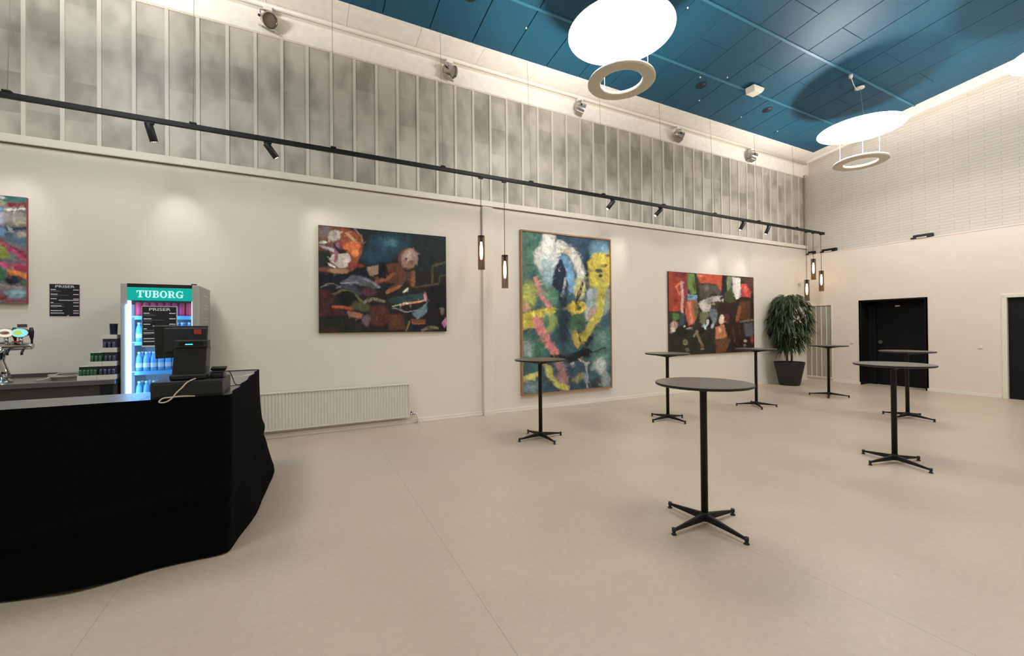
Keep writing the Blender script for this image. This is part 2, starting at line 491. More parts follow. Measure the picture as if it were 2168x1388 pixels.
for x0, x1 in zip(xs[:-1], xs[1:]):
    slab(wp, x0 + .002, x1 - .002, 6.4, 6.91, 0, .03)
for j in range(12):
    y1 = 6.398 - 1.06 * j
    slab(wp, 12.5, 13.1, max(y1 - 1.056, YB), y1, 0, .03)
struct(wp.build('white_border_panels', M['plaster'], ceil))
rl = MB()
for y in (4.29, 5.41):
    slab(rl, XW, 12.5, y - .02, y + .02, -.012, .016)
struct(rl.build('trim_6', M['bluerail']))
wt = MB(); slab(wt, 12.86, 12.94, YB, 6.85, -.05, .05); slab(wt, XW, 12.9, 6.84, 6.92, -.06, .06)
struct(wt.build('trim_7', M['trim']))
# ------------------------------------------------------------------ bar tables
def make_table(name, loc, label):
    t = thing(name, loc, label, 'bar table', 'tall round bar tables')
    x, y, _ = loc
    tp = MB().lathe([(0, 1.082), (.3, 1.082), (.347, 1.088), (.355, 1.094), (.355, 1.1055), (.3535, 1.107), (0, 1.107)], (x, y, 0), 64)
    tp.sm = [False] * len(tp.sm)
    top = tp.build('tabletop', M['tableedge'], t)
    MB().lathe([(0, 1.1072), (.3525, 1.1072), (.3525, 1.1088), (0, 1.1088)], (x, y, 0), 64, smooth=False).build('laminate_surface', M['tabletop'], top)
    # tapering spider under the top
    sp = MB()
    for k in range(4):
        m = Matrix.Translation((x, y, 0)) @ Matrix.Rotation(PI / 4 + k * PI / 2, 4, 'Z')
        vs = [m @ Vector(q) for q in ((.015, -.018, 1.04), (.015, .018, 1.04), (.25, .01, 1.078), (.25, -.01, 1.078), (.015, -.018, 1.0819), (.015, .018, 1.0819), (.25, .01, 1.0819), (.25, -.01, 1.0819))]
        sp.add(vs, [(0, 1, 2, 3), (4, 7, 6, 5), (0, 4, 5, 1), (1, 5, 6, 2), (2, 6, 7, 3), (3, 7, 4, 0)])
    sp.build('top_bracket', M['black'], t)
    MB().lathe([(0, .04), (.026, .04), (.026, 1.03), (.034, 1.06), (.034, 1.08), (0, 1.08)], (x, y, 0), 24).build('column', M['black'], t)
    MB().lathe([(0, .035), (.036, .035), (.036, .085), (.028, .1), (0, .1)], (x, y, 0), 24).build('hub', M['black'], t)
    for k in range(4):
        m = Matrix.Translation((x, y, 0)) @ Matrix.Rotation(k * PI / 2, 4, 'Z')
        vs = []
        for r, wd, z0, z1 in ((.02, .026, .04, .088), (.18, .019, .034, .066), (.335, .011, .026, .044)):
            vs += [m @ Vector(q) for q in ((r, -wd, z0), (r, wd, z0), (r, wd * .55, z1), (r, -wd * .55, z1))]
        fs = [(0, 1, 2, 3)[::-1], (8, 9, 10, 11)]
        for s in (0, 4):
            for j in range(4): fs.append((s + j, s + (j + 1) % 4, s + 4 + (j + 1) % 4, s + 4 + j))
        lg = MB().add(vs, fs)
        l = lg.build('foot_arm', M['black'], t, bevel=.003)
        c = m @ Vector((.341, 0, 0))
        MB().lathe([(0, 0), (.019, 0), (.019, .006), (.011, .012), (.011, .022), (.015, .024), (.015, .05), (0, .05)], (c.x, c.y, 0), 16).build('glide', M['blackplastic'], l)
    return t
T0 = (0, 0, 0)
first = make_table('bar_table', T0, '')
spots = [
 ((2.804, 2.243), 90.7, 'nearest round bar table, alone in the foreground of the floor'),
 ((2.968, 5.033), 91.9, 'round bar table standing in front of the tall oak-framed abstract'),
 ((5.414, 5.020), 1.2, 'round bar table before the lower left corner of the red and orange abstract'),
 ((7.790, 5.044), 47.8, 'round bar table before the lower right corner of the red and orange abstract'),
 ((10.236, 5.001), 24.9, 'farthest round bar table, in front of the low glazed panel right of the potted tree'),
 ((5.922, 2.248), 75.0, 'large looking round bar table on the right, nearer of the two before the black doorway'),
 ((8.952, 3.220), 83.5, 'round bar table on the right, farther of the two before the black doorway'),
]
for i, (xy, a, lab) in enumerate(spots):
    o = first if i == 0 else dup(first, (0, 0, 0), lab)
    o.location = (xy[0], xy[1], 0); o.rotation_euler = (0, 0, math.radians(a)); o['label'] = lab

# ------------------------------------------------------------------ suspended disc lamps
def make_lamp(loc, label):
    x, y, z = loc                      # disc centre
    t = thing('disc_pendant_lamp', loc, label, 'ceiling lamp', 'round reflector lamps under the ceiling')
    body = MB().lathe([(0, .012), (.725, .006), (.735, .002), (.735, -.004), (.73, -.004), (.73, 0.001), (0, 0.004)], loc, 72).build('reflector_back', M['lampwhite'], t)
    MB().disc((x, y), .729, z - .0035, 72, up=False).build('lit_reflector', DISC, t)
    zr = z - .70
    prof = [(.285, zr - .002), (.30, zr - .012), (.44, zr - .012), (.4625, zr), (.4625, zr + .018), (.452, zr + .036), (.315, zr + .05), (.285, zr + .034)]
    MB().lathe(prof, (x, y, 0), 72, closed=True).build('lamp_ring', M['lampwhite'], t)
    # the ring's lamp tray shines up on the disc
    vs = []; fs = []; n = 72
    for k in range(n):
        q = 2 * PI * k / n
        for r, zz in ((.335, zr + .053), (.43, zr + .046)): vs.append((x + r * math.cos(q), y + r * math.sin(q), zz))
    for k in range(n): fs.append((2 * k, 2 * k + 1, 2 * ((k + 1) % n) + 1, 2 * ((k + 1) % n)))
    MB().add(vs, fs).build('up_light', RINGUP, t)
    for a in (-.55, 1.55, 3.64):
        px, py = x + .37 * math.cos(a), y + .37 * math.sin(a)
        MB().tube([(px, py, zr + .03), (px, py, z - .004)], .0024, 8).build('suspension_rod', M['white'], t)
    zc = ZC(y)
    MB().lathe([(0, zc - .05), (.07, zc - .05), (.085, zc - .042), (.085, zc - .02), (.0, zc - .012)], (x, y, 0), 28).build('canopy', M['white'], t)
    MB().tube([(x + .02, y, zc - .045), (x + .36, y + .05, z + .008)], .006, 8).build('hanging_wire', M['darkwire'], t)
    hx, hy = x - .66, 4.29 if y > 3 else y - .1
    c = [(hx, hy, ZC(hy) - .01), (hx, hy, ZC(hy) - .06)]
    for j in range(9):
        q = j / 8
        c.append((hx + (x - hx) * q, hy + (y - hy) * q, ZC(hy) - .06 - .1 * math.sin(PI * q) - .02 * q))
    k = MB().tube(c[1:], .008, 8).build('power_cable', M['white'], t)
    MB().lathe([(0, -.09), (.03, -.09), (.035, -.05), (.03, -.02), (0, -.012)], (hx, hy, ZC(hy)), 16).build('ceiling_hook', M['white'], k)
    return t
make_lamp((4.03, 4.51, 5.70), 'large bright disc lamp with ring below, at top centre above the framed abstract')
make_lamp((10.39, 4.43, 5.62), 'bright disc lamp with ring below, hanging near the far corner')
make_lamp((10.39, 1.66, 5.66), 'bright disc lamp cut off by the right edge of the view')
for x, y, z, kd, ku in ((-2.3, 4.5, 5.7, .75, 3.4), (4.03, 1.66, 5.7, .75, .8), (-2.3, 1.66, 5.7, .6, 1.0), (4.03, -1.2, 5.7, .5, .6), (10.39, -1.2, 5.7, .7, .5), (-2.3, -1.2, 5.7, .35, .6)):
    for nm, sz, zz, en in (('hall_lamp_down', 1.4, z, 105), ('hall_lamp_up', .8, z - .65, 62)):
        ld = bpy.data.lights.new(nm, 'AREA'); ld.shape = 'DISK'; ld.size = sz; ld.energy = en * (ku if sz < 1 else kd); ld.color = (1, .985, .95)
        lo = bpy.data.objects.new(nm, ld); COL.objects.link(lo); lo.location = (x, y, zz)
        if sz < 1: lo.rotation_euler = (PI, 0, 0)

# ------------------------------------------------------------------ black lighting track with spots and pendants
TY, TZ = 6.32, 4.062
tr = thing('lighting_track', (0, TY, TZ), 'long black lighting track hanging along the whole left wall', 'lighting track')
MB().box(XW, 12.77, TY - .022, TY + .022, TZ - .03, TZ + .03).build('rail', M['black'], tr, bevel=.004)
MB().box(12.77, 12.8, TY - .024, TY + .024, TZ - .034, TZ + .034).build('end_cap', M['blackplastic'], tr)
x = .43 - 1.6 * 4
while x < 12.5:
    zt = ZC(TY + .1)
    cl = MB().box(x - .035, x + .035, TY - .026, TY + .026, TZ + .0321, TZ + .05).build('clip', M['black'], tr)
    MB().tube([(x, TY, TZ + .05), (x, TY + .1, zt)], .0028, 6).build('wire', M['darkwire'], cl)
    x += 1.592

def track_spot(x, aim, label, power, col=(1, .93, .86), size=.50, blend=1.0):
    t = thing('track_spotlight', (x, TY, TZ - .032), label, 'spotlight', 'black spotlights on the track')
    MB().box(x - .045, x + .045, TY - .018, TY + .018, TZ - .055, TZ - .0325).build('adapter', M['black'], t, bevel=.003)
    p = Vector((x, TY, TZ - .085)); d = (Vector(aim) - p).normalized()
    MB().tube([(x, TY, TZ - .054), (x, TY, TZ - .08)], .012, 10).build('pivot', M['black'], t)
    a = p - d * .035; b = p + d * .165
    bd = MB().tube([a, a + d * .004, b - d * .004, b], [.037, .041, .041, .038], 24).build('lamp_body', M['blackplastic'], t)
    # four bright slots round the nose
    s1 = d.orthogonal().normalized(); s2 = d.cross(s1)
    rg = MB()
    for k in range(12):
        q = 2 * PI * k / 12; c = (s1 * math.cos(q) + s2 * math.sin(q)) * .035
        rg.tube([b + c, b + c + d * .012], .0048, 6)
    rg.build('baffle_ring', M['alu'], bd)
    MB().tube([b, b + d * .002], .03, 20).build('lens', SPOTLENS, t)
    ld = bpy.data.lights.new('spot_beam', 'SPOT'); ld.energy = power; ld.color = col; ld.spot_size = size * 2; ld.spot_blend = blend; ld.shadow_soft_size = .03
    lo = bpy.data.objects.new('spot_beam', ld); COL.objects.link(lo)
    lo.location = b + d * .02; lo.rotation_euler = d.to_track_quat('-Z', 'Y').to_euler()
    return t
track_spot(-1.615, (-1.33, 6.87, 2.5), 'leftmost black track spotlight, above and left of the drinks fridge', 21, (.98, .94, 1.0))
track_spot(-.40, (1.0, 6.87, 2.15), 'black track spotlight tilted right towards the dark landscape-shaped abstract', 31)
track_spot(5.40, (4.35, 6.87, 2.5), 'left of the two black track spotlights aimed at the tall framed abstract', 31)
track_spot(6.67, (5.35, 6.87, 2.45), 'right of the two black track spotlights aimed at the tall framed abstract', 31)
track_spot(9.36, (8.55, 6.87, 2.1), 'left of the two black track spotlights above the red and orange abstract', 31)
track_spot(10.33, (9.75, 6.87, 2.1), 'right of the two black track spotlights above the red and orange abstract', 31)
for sx, ax in ((-2.75, -3.1), (-4.2, -3.8)):
    ld = bpy.data.lights.new('spot_beam', 'SPOT'); ld.energy = 19; ld.color = (.98, .94, 1.0); ld.spot_size = 1.0; ld.spot_blend = 1.0; ld.shadow_soft_size = .03
    lo = bpy.data.objects.new('spot_beam', ld); COL.objects.link(lo); lo.location = (sx, TY, 3.85)
    lo.rotation_euler = (Vector((ax, 6.87, 2.5)) - lo.location).to_track_quat('-Z', 'Y').to_euler()

def pendant(x, zb, label, dim=False):
    zt = zb + .555
    t = thing('tube_pendant', (x, TY, TZ - .032), label, 'pendant lamp', 'smoked glass tube pendants on the track')
    MB().box(x - .04, x + .04, TY - .018, TY + .018, TZ - .055, TZ - .0325).build('adapter', M['black'], t, bevel=.003)
    MB().tube([(x, TY, TZ - .055), (x, TY, zt - .01)], .0055, 8).build('cord', M['canvas_edge'], t)
    MB().tube([(x, TY, zt - .1), (x, TY, zt - .01)], .021, 16).build('socket', M['black'], t)
    MB().tube([(x, TY, zt - .012), (x, TY, zt)], .055, 28).build('top_cap', M['black'], t)
    n = 32; vs = []; fs = []
    for k in range(n):
        q = 2 * PI * k / n
        for r, z in ((.0575, zt - .012), (.0575, zb), (.053, zb), (.053, zt - .012)):
            vs.append((x + r * math.cos(q), TY + r * math.sin(q), z))
    for k in range(n):
        k2 = (k + 1) % n
        for j in range(3): fs.append((4 * k + j, 4 * k2 + j, 4 * k2 + j + 1, 4 * k + j + 1))
    MB().add(vs, fs, True).build('glass_tube', M['smoke'], t)
    MB().lathe([(0, zt - .39), (.014, zt - .386), (.02, zt - .365), (.027, zt - .3), (.026, zt - .2), (.018, zt - .13), (.014, zt - .1)], (x, TY, 0), 20).build('bulb', BULB, t)
    return t
pendant(2.63, 2.512, 'higher of the two smoked glass tube pendants beside the wall pilaster')
pendant(3.057, 2.222, 'lower of the two smoked glass tube pendants, just left of the framed abstract')
pendant(11.95, 2.195, 'lowest smoked glass tube pendant of the far trio, just above the potted tree')
pendant(12.27, 2.77, 'highest smoked glass tube pendant, middle one of the far trio')
pendant(12.645, 2.475, 'rightmost smoked glass tube pendant of the far trio at the track end')

# ------------------------------------------------------------------ white rail with silver spotlights under the ceiling
RY, RZ = 6.79, 6.155
rr = thing('white_rail', (0, RY, RZ), 'white tubular rail running under the ceiling edge above the glazed band', 'lighting rail')
MB().tube([(XW, RY, RZ), (12.9, RY, RZ)], .032, 14).build('rail_tube', M['white'], rr)
x = -6
while x < 12.8:
    MB().box(x - .012, x + .012, RY, 6.9, RZ - .012, RZ + .012).build('bracket', M['white'], rr); x += 1.6
def silver_spot(x, aim, label):
    t = thing('silver_spotlight', (x, RY, RZ), label, 'spotlight', 'silver spotlights on the white rail')
    MB().box(x - .055, x + .055, RY - .045, RY + .03, RZ - .085, RZ - .0325).build('mount', M['white'], t, bevel=.006)
    p = Vector((x, RY - .02, RZ - .21)); d = Vector(aim).normalized()
    side = d.cross(Vector((0, 0, 1))).normalized()
    up = side.cross(d)
    bd = MB().tube([p - d * .11, p - d * .1, p - d * .02, p + d * .09, p + d * .10], [.05, .07, .085, .1, .1], 28, caps=False)
    bd.tube([p - d * .111, p - d * .109], .05, 20)
    o = bd.build('lamp_head', M['silver'], t)
    MB().tube([p + d * .1, p + d * .085, p + d * .07], [.1, .088, .086], 28, caps=False).build('rim', M['chrome'], o)
    MB().tube([p + d * .06, p + d * .066], .087, 28).build('lens', M['lens'], o)
    yk = MB()
    for s in (-1, 1):
        q = p + side * s * .098
        yk.tube([q, q + Vector((0, 0, .09)), Vector((x, RY - .01, RZ - .086)) + side * s * .03], .009, 8)
    yk.build('yoke', M['silver'], t)
    kn = MB()
    for s in (-1, 1): kn.tube([p + side * s * .1, p + side * s * .125], .016, 12)
    kn.build('tilt_knob', M['blackplastic'], t)
    MB().boxm(Matrix.Translation(p) @ Matrix((side, d, up)).transposed().to_4x4(), -.085, .085, -.05, .1, -.125, -.1).build('ballast_plate', M['silver'], t, bevel=.005)
    return t
silver_spot(-.42, (.35, -.75, -.55), 'silver spotlight nearest the camera, top left over the glazed band')
silver_spot(2.26, (.62, -.62, -.45), 'second silver spotlight from the left on the white rail')
silver_spot(4.98, (.85, -.35, -.4), 'silver spotlight on the white rail just left below the big ring lamp')
silver_spot(7.74, (.9, -.3, -.3), 'fourth silver spotlight from the left on the white rail')
silver_spot(10.4, (.93, -.28, -.28), 'silver spotlight nearest the far corner on the white rail')

# ------------------------------------------------------------------ things on the ceiling
def on_ceiling(x, y): return (x, y, ZC(y))
for (x, y), lab in (((7.138, 5.666), 'dark round ceiling speaker left of the white ceiling box'), ((9.286, 5.67), 'dark round ceiling speaker right of the white ceiling box'), ((2.2, 5.6), 'dark round ceiling speaker cut off at the top edge of the view')):
    t = thing('ceiling_speaker', on_ceiling(x, y), lab, 'speaker', 'round speakers in the blue ceiling')
    rot = Matrix.Translation((x, y, ZC(y))) @ Matrix.Rotation(math.atan(-.128), 4, 'X')
    def spin(pr):
        q = MB().lathe(pr, (0, 0, 0), 32); q.v = [tuple(rot @ Vector(v)) for v in q.v]; return q
    spin([(.075, -.004), (.1, -.006), (.105, .004), (.075, .006)]).build('rim', M['bluedark'], t)
    spin([(0, -.001), (.075, -.003), (.075, .006), (0, .006)]).build('grille', M['darkspeaker'], t)
x, y = 8.253, 5.29
t = thing('ceiling_box', on_ceiling(x, y), 'white angular box on the blue ceiling between two dark round speakers', 'ceiling unit')
z = ZC(y)
MB().box(x - .17, x + .17, y - .1, y + .1, z - .05, z - .012).build('housing', M['white'], t, bevel=.02)
MB().prism([(x - .17, y - .095, z - .05), (x + .17, y - .095, z - .05), (x + .11, y - .07, z - .12), (x - .11, y - .07, z - .12)], (0, .19, 0)).build('cover', M['white'], t, bevel=.008)
pins = [(5.366, 4.489), (3.209, 5.775), (6.9, 5.5), (7.49, 6.0), (8.93, 6.05), (10.37, 6.1), (7.42, 5.3)]
for i, (x, y) in enumerate(pins):
    o = MB().lathe([(0, -.022), (.012, -.02), (.014, -.008), (.01, .004), (0, .006)], (x, y, ZC(y)), 12).build('ceiling_stud', M['white'], None)
    tag(o, 'tiny white stud dotted on the blue ceiling panels', 'stud', 'white studs on the ceiling')

# ------------------------------------------------------------------ uplights lying on the end wall ledge, small wall fittings
def uplight(y, label, w=.34):
    t = thing('ledge_uplight', (12.985, y, 3.56), label, 'uplight', 'black uplights on the far wall ledge')
    m = MB().prism([(12.915, y - w / 2, 3.561), (13.035, y - w / 2, 3.561), (13.035, y - w / 2, 3.655), (12.945, y - w / 2, 3.655)], (0, w, 0))
    m.build('housing', M['black'], t, bevel=.004)
    MB().box(12.908, 12.93, y - w * .24, y + w * .28, 3.564, 3.59).build('lamp_window', M['paperwhite'], t)
    MB().box(12.92, 13.03, y + w / 2 + .001, y + w / 2 + .035, 3.561, 3.6).build('bracket', M['black'], t)
    return t
uplight(6.72, 'black ledge uplight tucked in the far corner behind the pendants', .16)
uplight(6.28, 'black ledge uplight just right of the far pendants')
uplight(4.34, 'black ledge uplight alone above the black doorway')
t = thing('wall_sensor', (12.6, 6.87, 2.72), 'small white sensor on the left wall beside the far pendants', 'sensor')
MB().tube([(12.6, 6.8699, 2.73), (12.6, 6.82, 2.73)], .03, 14).build('arm', M['white'], t)
MB().tube([(12.6, 6.82, 2.73), (12.55, 6.74, 2.70)], [.045, .05], 18).build('sensor_head', M['white'], t)
for y, z, lab in ((5.76, 1.08, 'small white switch plate between the low glazed panel and the black doorway'), (3.43, 1.045, 'small white switch plate on the wall between the two dark doorways')):
    t = thing('switch_plate', (12.93, y, z), lab, 'light switch')
    MB().box(12.918, 12.9299, y - .04, y + .04, z - .03, z + .03).build('plate', M['white'], t, bevel=.003)
    MB().box(12.913, 12.9179, y - .025, y + .025, z - .02, z + .02).build('rocker', M['white'], t, bevel=.002)

# ------------------------------------------------------------------ radiator
t = thing('radiator', (.3, 6.8, .12), 'long low white ribbed radiator on the left wall by the bar', 'radiator')
x0, x1, z0, z1 = -1.0, 1.54, .12, .665
vs = []; n = int((x1 - x0) / .0425); fs = []
prof = [(0, 0), (.010, .0), (.016, .012), (.027, .012), (.033, 0)]
xs = []
for k in range(n):
    for dx, dy in prof: xs.append((x0 + .0425 * k + dx, 6.79 - dy))
xs.append((x1, 6.79))
for xx, yy in xs: vs += [(xx, yy, z0 + .02), (xx, yy, z1 - .02)]
for i in range(len(xs) - 1): fs.append((2 * i, 2 * i + 2, 2 * i + 3, 2 * i + 1))
mb = MB().add(vs, fs); mb.box(x0, x1, 6.7905, 6.8, z0, z1)
mb.build('ribbed_panel', M['radiator'], t)
MB().box(x0 - .004, x1 + .004, 6.772, 6.845, z1 - .022, z1).build('top_grille', M['radiator'], t, bevel=.004)
MB().box(x0, x1, 6.78, 6.79, z0, z0 + .02).build('bottom_rail', M['radiator'], t)
MB().box(x1 - .012, x1 + .004, 6.776, 6.845, z0, z1 - .022).build('side_cover', M['radiator'], t, bevel=.003)
mb = MB()
for x in (-.5, 1.1): mb.box(x - .02, x + .02, 6.8, 6.8699, .3, .5)
mb.build('wall_bracket', M['radiator'], t)
v = MB().tube([(1.545, 6.81, .165), (1.6, 6.81, .165)], .018, 14).tube([(1.6, 6.81, .165), (1.635, 6.81, .165)], .022, 14).build('valve', M['chrome'], t)
MB().tube([(1.575, 6.81, .165), (1.575, 6.81, .2)], .012, 10).build('bleed_screw', M['blackplastic'], v)
MB().tube([(1.635, 6.81, .165), (1.66, 6.81, .16), (1.672, 6.81, .13), (1.675, 6.81, .012)], .013, 12).build('pipe', M['white'], t)
MB().lathe([(.014, 0), (.034, 0), (.03, .018), (.014, .018)], (1.675, 6.81, 0), 16, closed=True).build('pipe_collar', M['chrome'], t)

# ------------------------------------------------------------------ potted tree in the corner
PX, PY = 11.33, 6.44
t = thing('potted_tree', (PX, PY, 0), 'bushy dark green fig tree in an anthracite planter in the far corner', 'plant')
MB().lathe([(0, .002), (.225, .002), (.232, .012), (.345, .585), (.345, .6), (.325, .6), (.318, .56), (0, .56)], (PX, PY, 0), 40).build('planter', M['pot'], t)
MB().lathe([(0, .562), (.316, .562), (.3, .575), (0, .585)], (PX, PY, 0), 24).build('soil', M['soil'], t)
rnd = random.Random(11)
tips = []
for a, bx, by in ((0, -.05, .03), (1, .07, -.02), (2, .02, .06)):
    pts = []
    for j in range(7):
        q = j / 6
        pts.append((PX + bx + .09 * math.sin(a * 2 + q * 3) * q, PY + by + .05 * math.cos(a + q * 4) * q, .57 + 1.5 * q))
    st = MB().tube(pts, [.024 - .012 * j / 6 for j in range(7)], 10).build('stem', M['bark'], t)
lf = MB(); tw = MB()
def leaf(p, d, L, wd, droop):
    d = Vector(d).normalized(); side = d.cross(Vector((0, 0, 1)))
    if side.length < .1: side = Vector((1, 0, 0))
    side.normalize()
    side = (side + Vector((0, 0, rnd.uniform(-.5, .5)))).normalized()
    vs = []
    for q, ww in ((0, .1), (.3, 1), (.65, .8), (1, .03)):
        c = Vector(p) + d * L * q + Vector((0, 0, -droop * L * q * q))
        c.y = min(c.y, 6.855)
        a, b = c - side * wd * ww, c + side * wd * ww
        a.y = min(a.y, 6.862); b.y = min(b.y, 6.862)
        vs += [a, b]
    lf.add(vs, [(0, 1, 3, 2), (2, 3, 5, 4), (4, 5, 7, 6)], True)
def env(z):          # half width of the crown at height z
    prof = [(.82, .16), (1.0, .29), (1.3, .43), (1.6, .55), (1.85, .56), (2.05, .50), (2.2, .42), (2.32, .28), (2.45, .06)]
    for (za, ra), (zb, rb) in zip(prof[:-1], prof[1:]):
        if za <= z <= zb: return ra + (rb - ra) * (z - za) / (zb - za)
    return .05
for i in range(400):
    z = rnd.uniform(.98, 2.36); R = env(z); a = rnd.uniform(0, 2 * PI); rr_ = R * math.sqrt(rnd.uniform(.05, 1)) * .82
    cx = PX + .03 + rr_ * math.cos(a); cy = min(PY + rr_ * math.sin(a), 6.84)
    # clusters of hanging narrow leaves
    for k in range(5):
        b = a + rnd.uniform(-1.1, 1.1)
        leaf((cx, cy, z), (math.cos(b), math.sin(b), rnd.uniform(-.35, .45)), rnd.uniform(.17, .29), rnd.uniform(.010, .017), rnd.uniform(.6, 1.3))
    if i % 3 == 0:
        tw.tube([(PX + .02, PY, max(z - .25, .9)), (cx, cy, z)], .005, 5)
tw.build('branches', M['bark'], t)
lf.build('foliage', M['leaf'], t)
# ------------------------------------------------------------------ paintings
def homog(q):
    # maps the quad TL, TR, BR, BL (pixel corners of a sketch) to the unit square
    dst = [(0, 1), (1, 1), (1, 0), (0, 0)]; A = []; bb = []
    for (x, y), (u, v) in zip(q, dst):
        A.append([x, y, 1, 0, 0, 0, -u * x, -u * y]); bb.append(u)
        A.append([0, 0, 0, x, y, 1, -v * x, -v * y]); bb.append(v)
    h = np.append(np.linalg.solve(np.array(A, float), np.array(bb, float)), 1).reshape(3, 3)
    return h
def seg_dist(P, a, b):
    a = np.array(a, float); b = np.array(b, float); d = b - a
    t = np.clip(((P - a) @ d) / max((d @ d), 1e-9), 0, 1)
    return np.linalg.norm(P - (a + t[:, None] * d), axis=1)
def poly_sd(P, pts):
    n = len(pts); dist = np.full(len(P), 1e9); ins = np.zeros(len(P), bool)
    for i in range(n):
        a, b = pts[i], pts[(i + 1) % n]
        dist = np.minimum(dist, seg_dist(P, a, b))
        c = (a[1] > P[:, 1]) != (b[1] > P[:, 1])
        xi = (b[0] - a[0]) * (P[:, 1] - a[1]) / ((b[1] - a[1]) if b[1] != a[1] else 1e-9) + a[0]
        ins ^= c & (P[:, 0] < xi)
    return np.where(ins, -dist, dist)
def raster(U, V, quad, base, shapes, seed, warp=14):
    h = np.linalg.inv(homog(quad))
    q = np.stack([U, V, np.ones_like(U)], 1) @ h.T
    P = q[:, :2] / q[:, 2:3]
    rng = np.random.RandomState(seed)
    W = np.zeros_like(P); tone = np.zeros(len(P))
    for i in range(14):
        k = rng.uniform(-1, 1, 2) * (.012 + .05 * i / 14) ; ph = rng.uniform(0, 6.28, 2)
        k = k * (1 if i < 9 else 3.2)
        W[:, 0] += np.sin(P @ k + ph[0]) * warp / (1.5 + .35 * i); W[:, 1] += np.cos(P @ k[::-1] + ph[1]) * warp / (1.5 + .35 * i)
        tone += np.sin(P @ (k * 1.7) + ph[1]) / (2 + i * .4)
    Q = P + W * .5
    C = np.tile(np.array(lin(base)), (len(P), 1)) * (1 + .10 * tone[:, None])
    for s in shapes:
        kind, col = s[0], np.array(lin(s[1]))
        if kind == 'p': sd = poly_sd(Q, s[2]); soft = s[3] if len(s) > 3 else 9
        elif kind == 'e':
            cx, cy, rx, ry = s[2]; soft = s[3] if len(s) > 3 else 9
            d = np.hypot((Q[:, 0] - cx) / rx, (Q[:, 1] - cy) / ry); sd = (d - 1) * min(rx, ry)
        else:
            pts = s[2]; sd = np.full(len(Q), 1e9)
            for a, b in zip(pts[:-1], pts[1:]): sd = np.minimum(sd, seg_dist(Q, a, b))
            sd -= s[3] / 2; soft = s[4] if len(s) > 4 else 6
        a = np.clip(.5 - sd / (2 * soft), 0, 1); a = a * a * (3 - 2 * a)
        jit = 1 + .16 * tone * np.sin(Q[:, 0] * .045 + seed) + .10 * tone
        C = C * (1 - a[:, None]) + (col[None] * jit[:, None]) * a[:, None]
    # loose brush dabs that pick up and drag the colours around them
    lo, hi = Q.min(0), Q.max(0)
    lo = np.maximum(lo, np.array(quad).min(0) - 30); hi = np.minimum(hi, np.array(quad).max(0) + 30)
    for i in range(1700):
        c = lo + (hi - lo) * rng.rand(2)
        src = c + rng.uniform(-15, 15, 2)
        k = np.argmin(np.abs(P - src).sum(1)); col = C[k] * rng.uniform(.55, 1.55)
        an = 1.2 * math.sin(c[0] * .006 + seed) + 1.5 * math.cos(c[1] * .007) + rng.uniform(-.5, .5)
        L, wd = rng.uniform(10, 38), rng.uniform(3, 13)
        d = np.array([math.cos(an), math.sin(an)]); R = L + wd + 6
        m = (np.abs(P[:, 0] - c[0]) < R) & (np.abs(P[:, 1] - c[1]) < R)
        if not m.any(): continue
        rel = P[m] - c; u = rel @ d; v = rel @ np.array([-d[1], d[0]]) + .0025 * u * u * rng.uniform(-1, 1)
        a = np.clip((1 - np.abs(u) / L) * 3, 0, 1) * np.clip((wd - np.abs(v)) / 4 + .5, 0, 1) * rng.uniform(.2, .55)
        C[m] = C[m] * (1 - a[:, None]) + col[None] * a[:, None]
    g = C.mean(1, keepdims=True)
    C = g + (C - g) * .88
    return np.clip(C * 1.0, 0, 1)
def painting(name, x0, x1, z0, z1, yf, quad, base, shapes, seed, label, edge, nx, frame=None, uv=(0, 1)):
    t = thing(name, ((x0 + x1) / 2, 6.87, z0), label, 'painting')
    ins = .0 if not frame else .03
    ax, bx, az, bz = x0 + ins, x1 - ins, z0 + ins, z1 - ins
    nz = int(nx * (bz - az) / (bx - ax))
    us, vs_ = np.meshgrid(np.linspace(0, 1, nx + 1), np.linspace(0, 1, nz + 1))
    us = us.ravel(); vs_ = vs_.ravel()
    C = raster(uv[0] + us * (uv[1] - uv[0]), vs_, quad, base, shapes, seed)
    yc = yf + (.012 if frame else 0)
    V = [(ax + (bx - ax) * u, yc, az + (bz - az) * v) for u, v in zip(us, vs_)]
    Fc = [(j * (nx + 1) + i, j * (nx + 1) + i + 1, (j + 1) * (nx + 1) + i + 1, (j + 1) * (nx + 1) + i) for j in range(nz) for i in range(nx)]
    o = MB().add(V, Fc).build('painted_canvas', M['paint'], t)
    at = o.data.color_attributes.new('paint', 'FLOAT_COLOR', 'POINT')
    at.data.foreach_set('color', np.concatenate([C, np.ones((len(C), 1))], 1).astype(np.float32).ravel())
    MB().box(ax, bx, yc + .0006, 6.8699, az, bz).build('stretcher', M[edge], t)
    if frame:
        fr = MB(); w = .028
        fr.box(x0, x0 + w, yf, 6.868, z0, z1); fr.box(x1 - w, x1, yf, 6.868, z0, z1)
        fr.box(x0 + w, x1 - w, yf, 6.868, z0, z0 + w); fr.box(x0 + w, x1 - w, yf, 6.868, z1 - w, z1)
        fr.build('frame', M['oak'], t, bevel=.002)
    return t

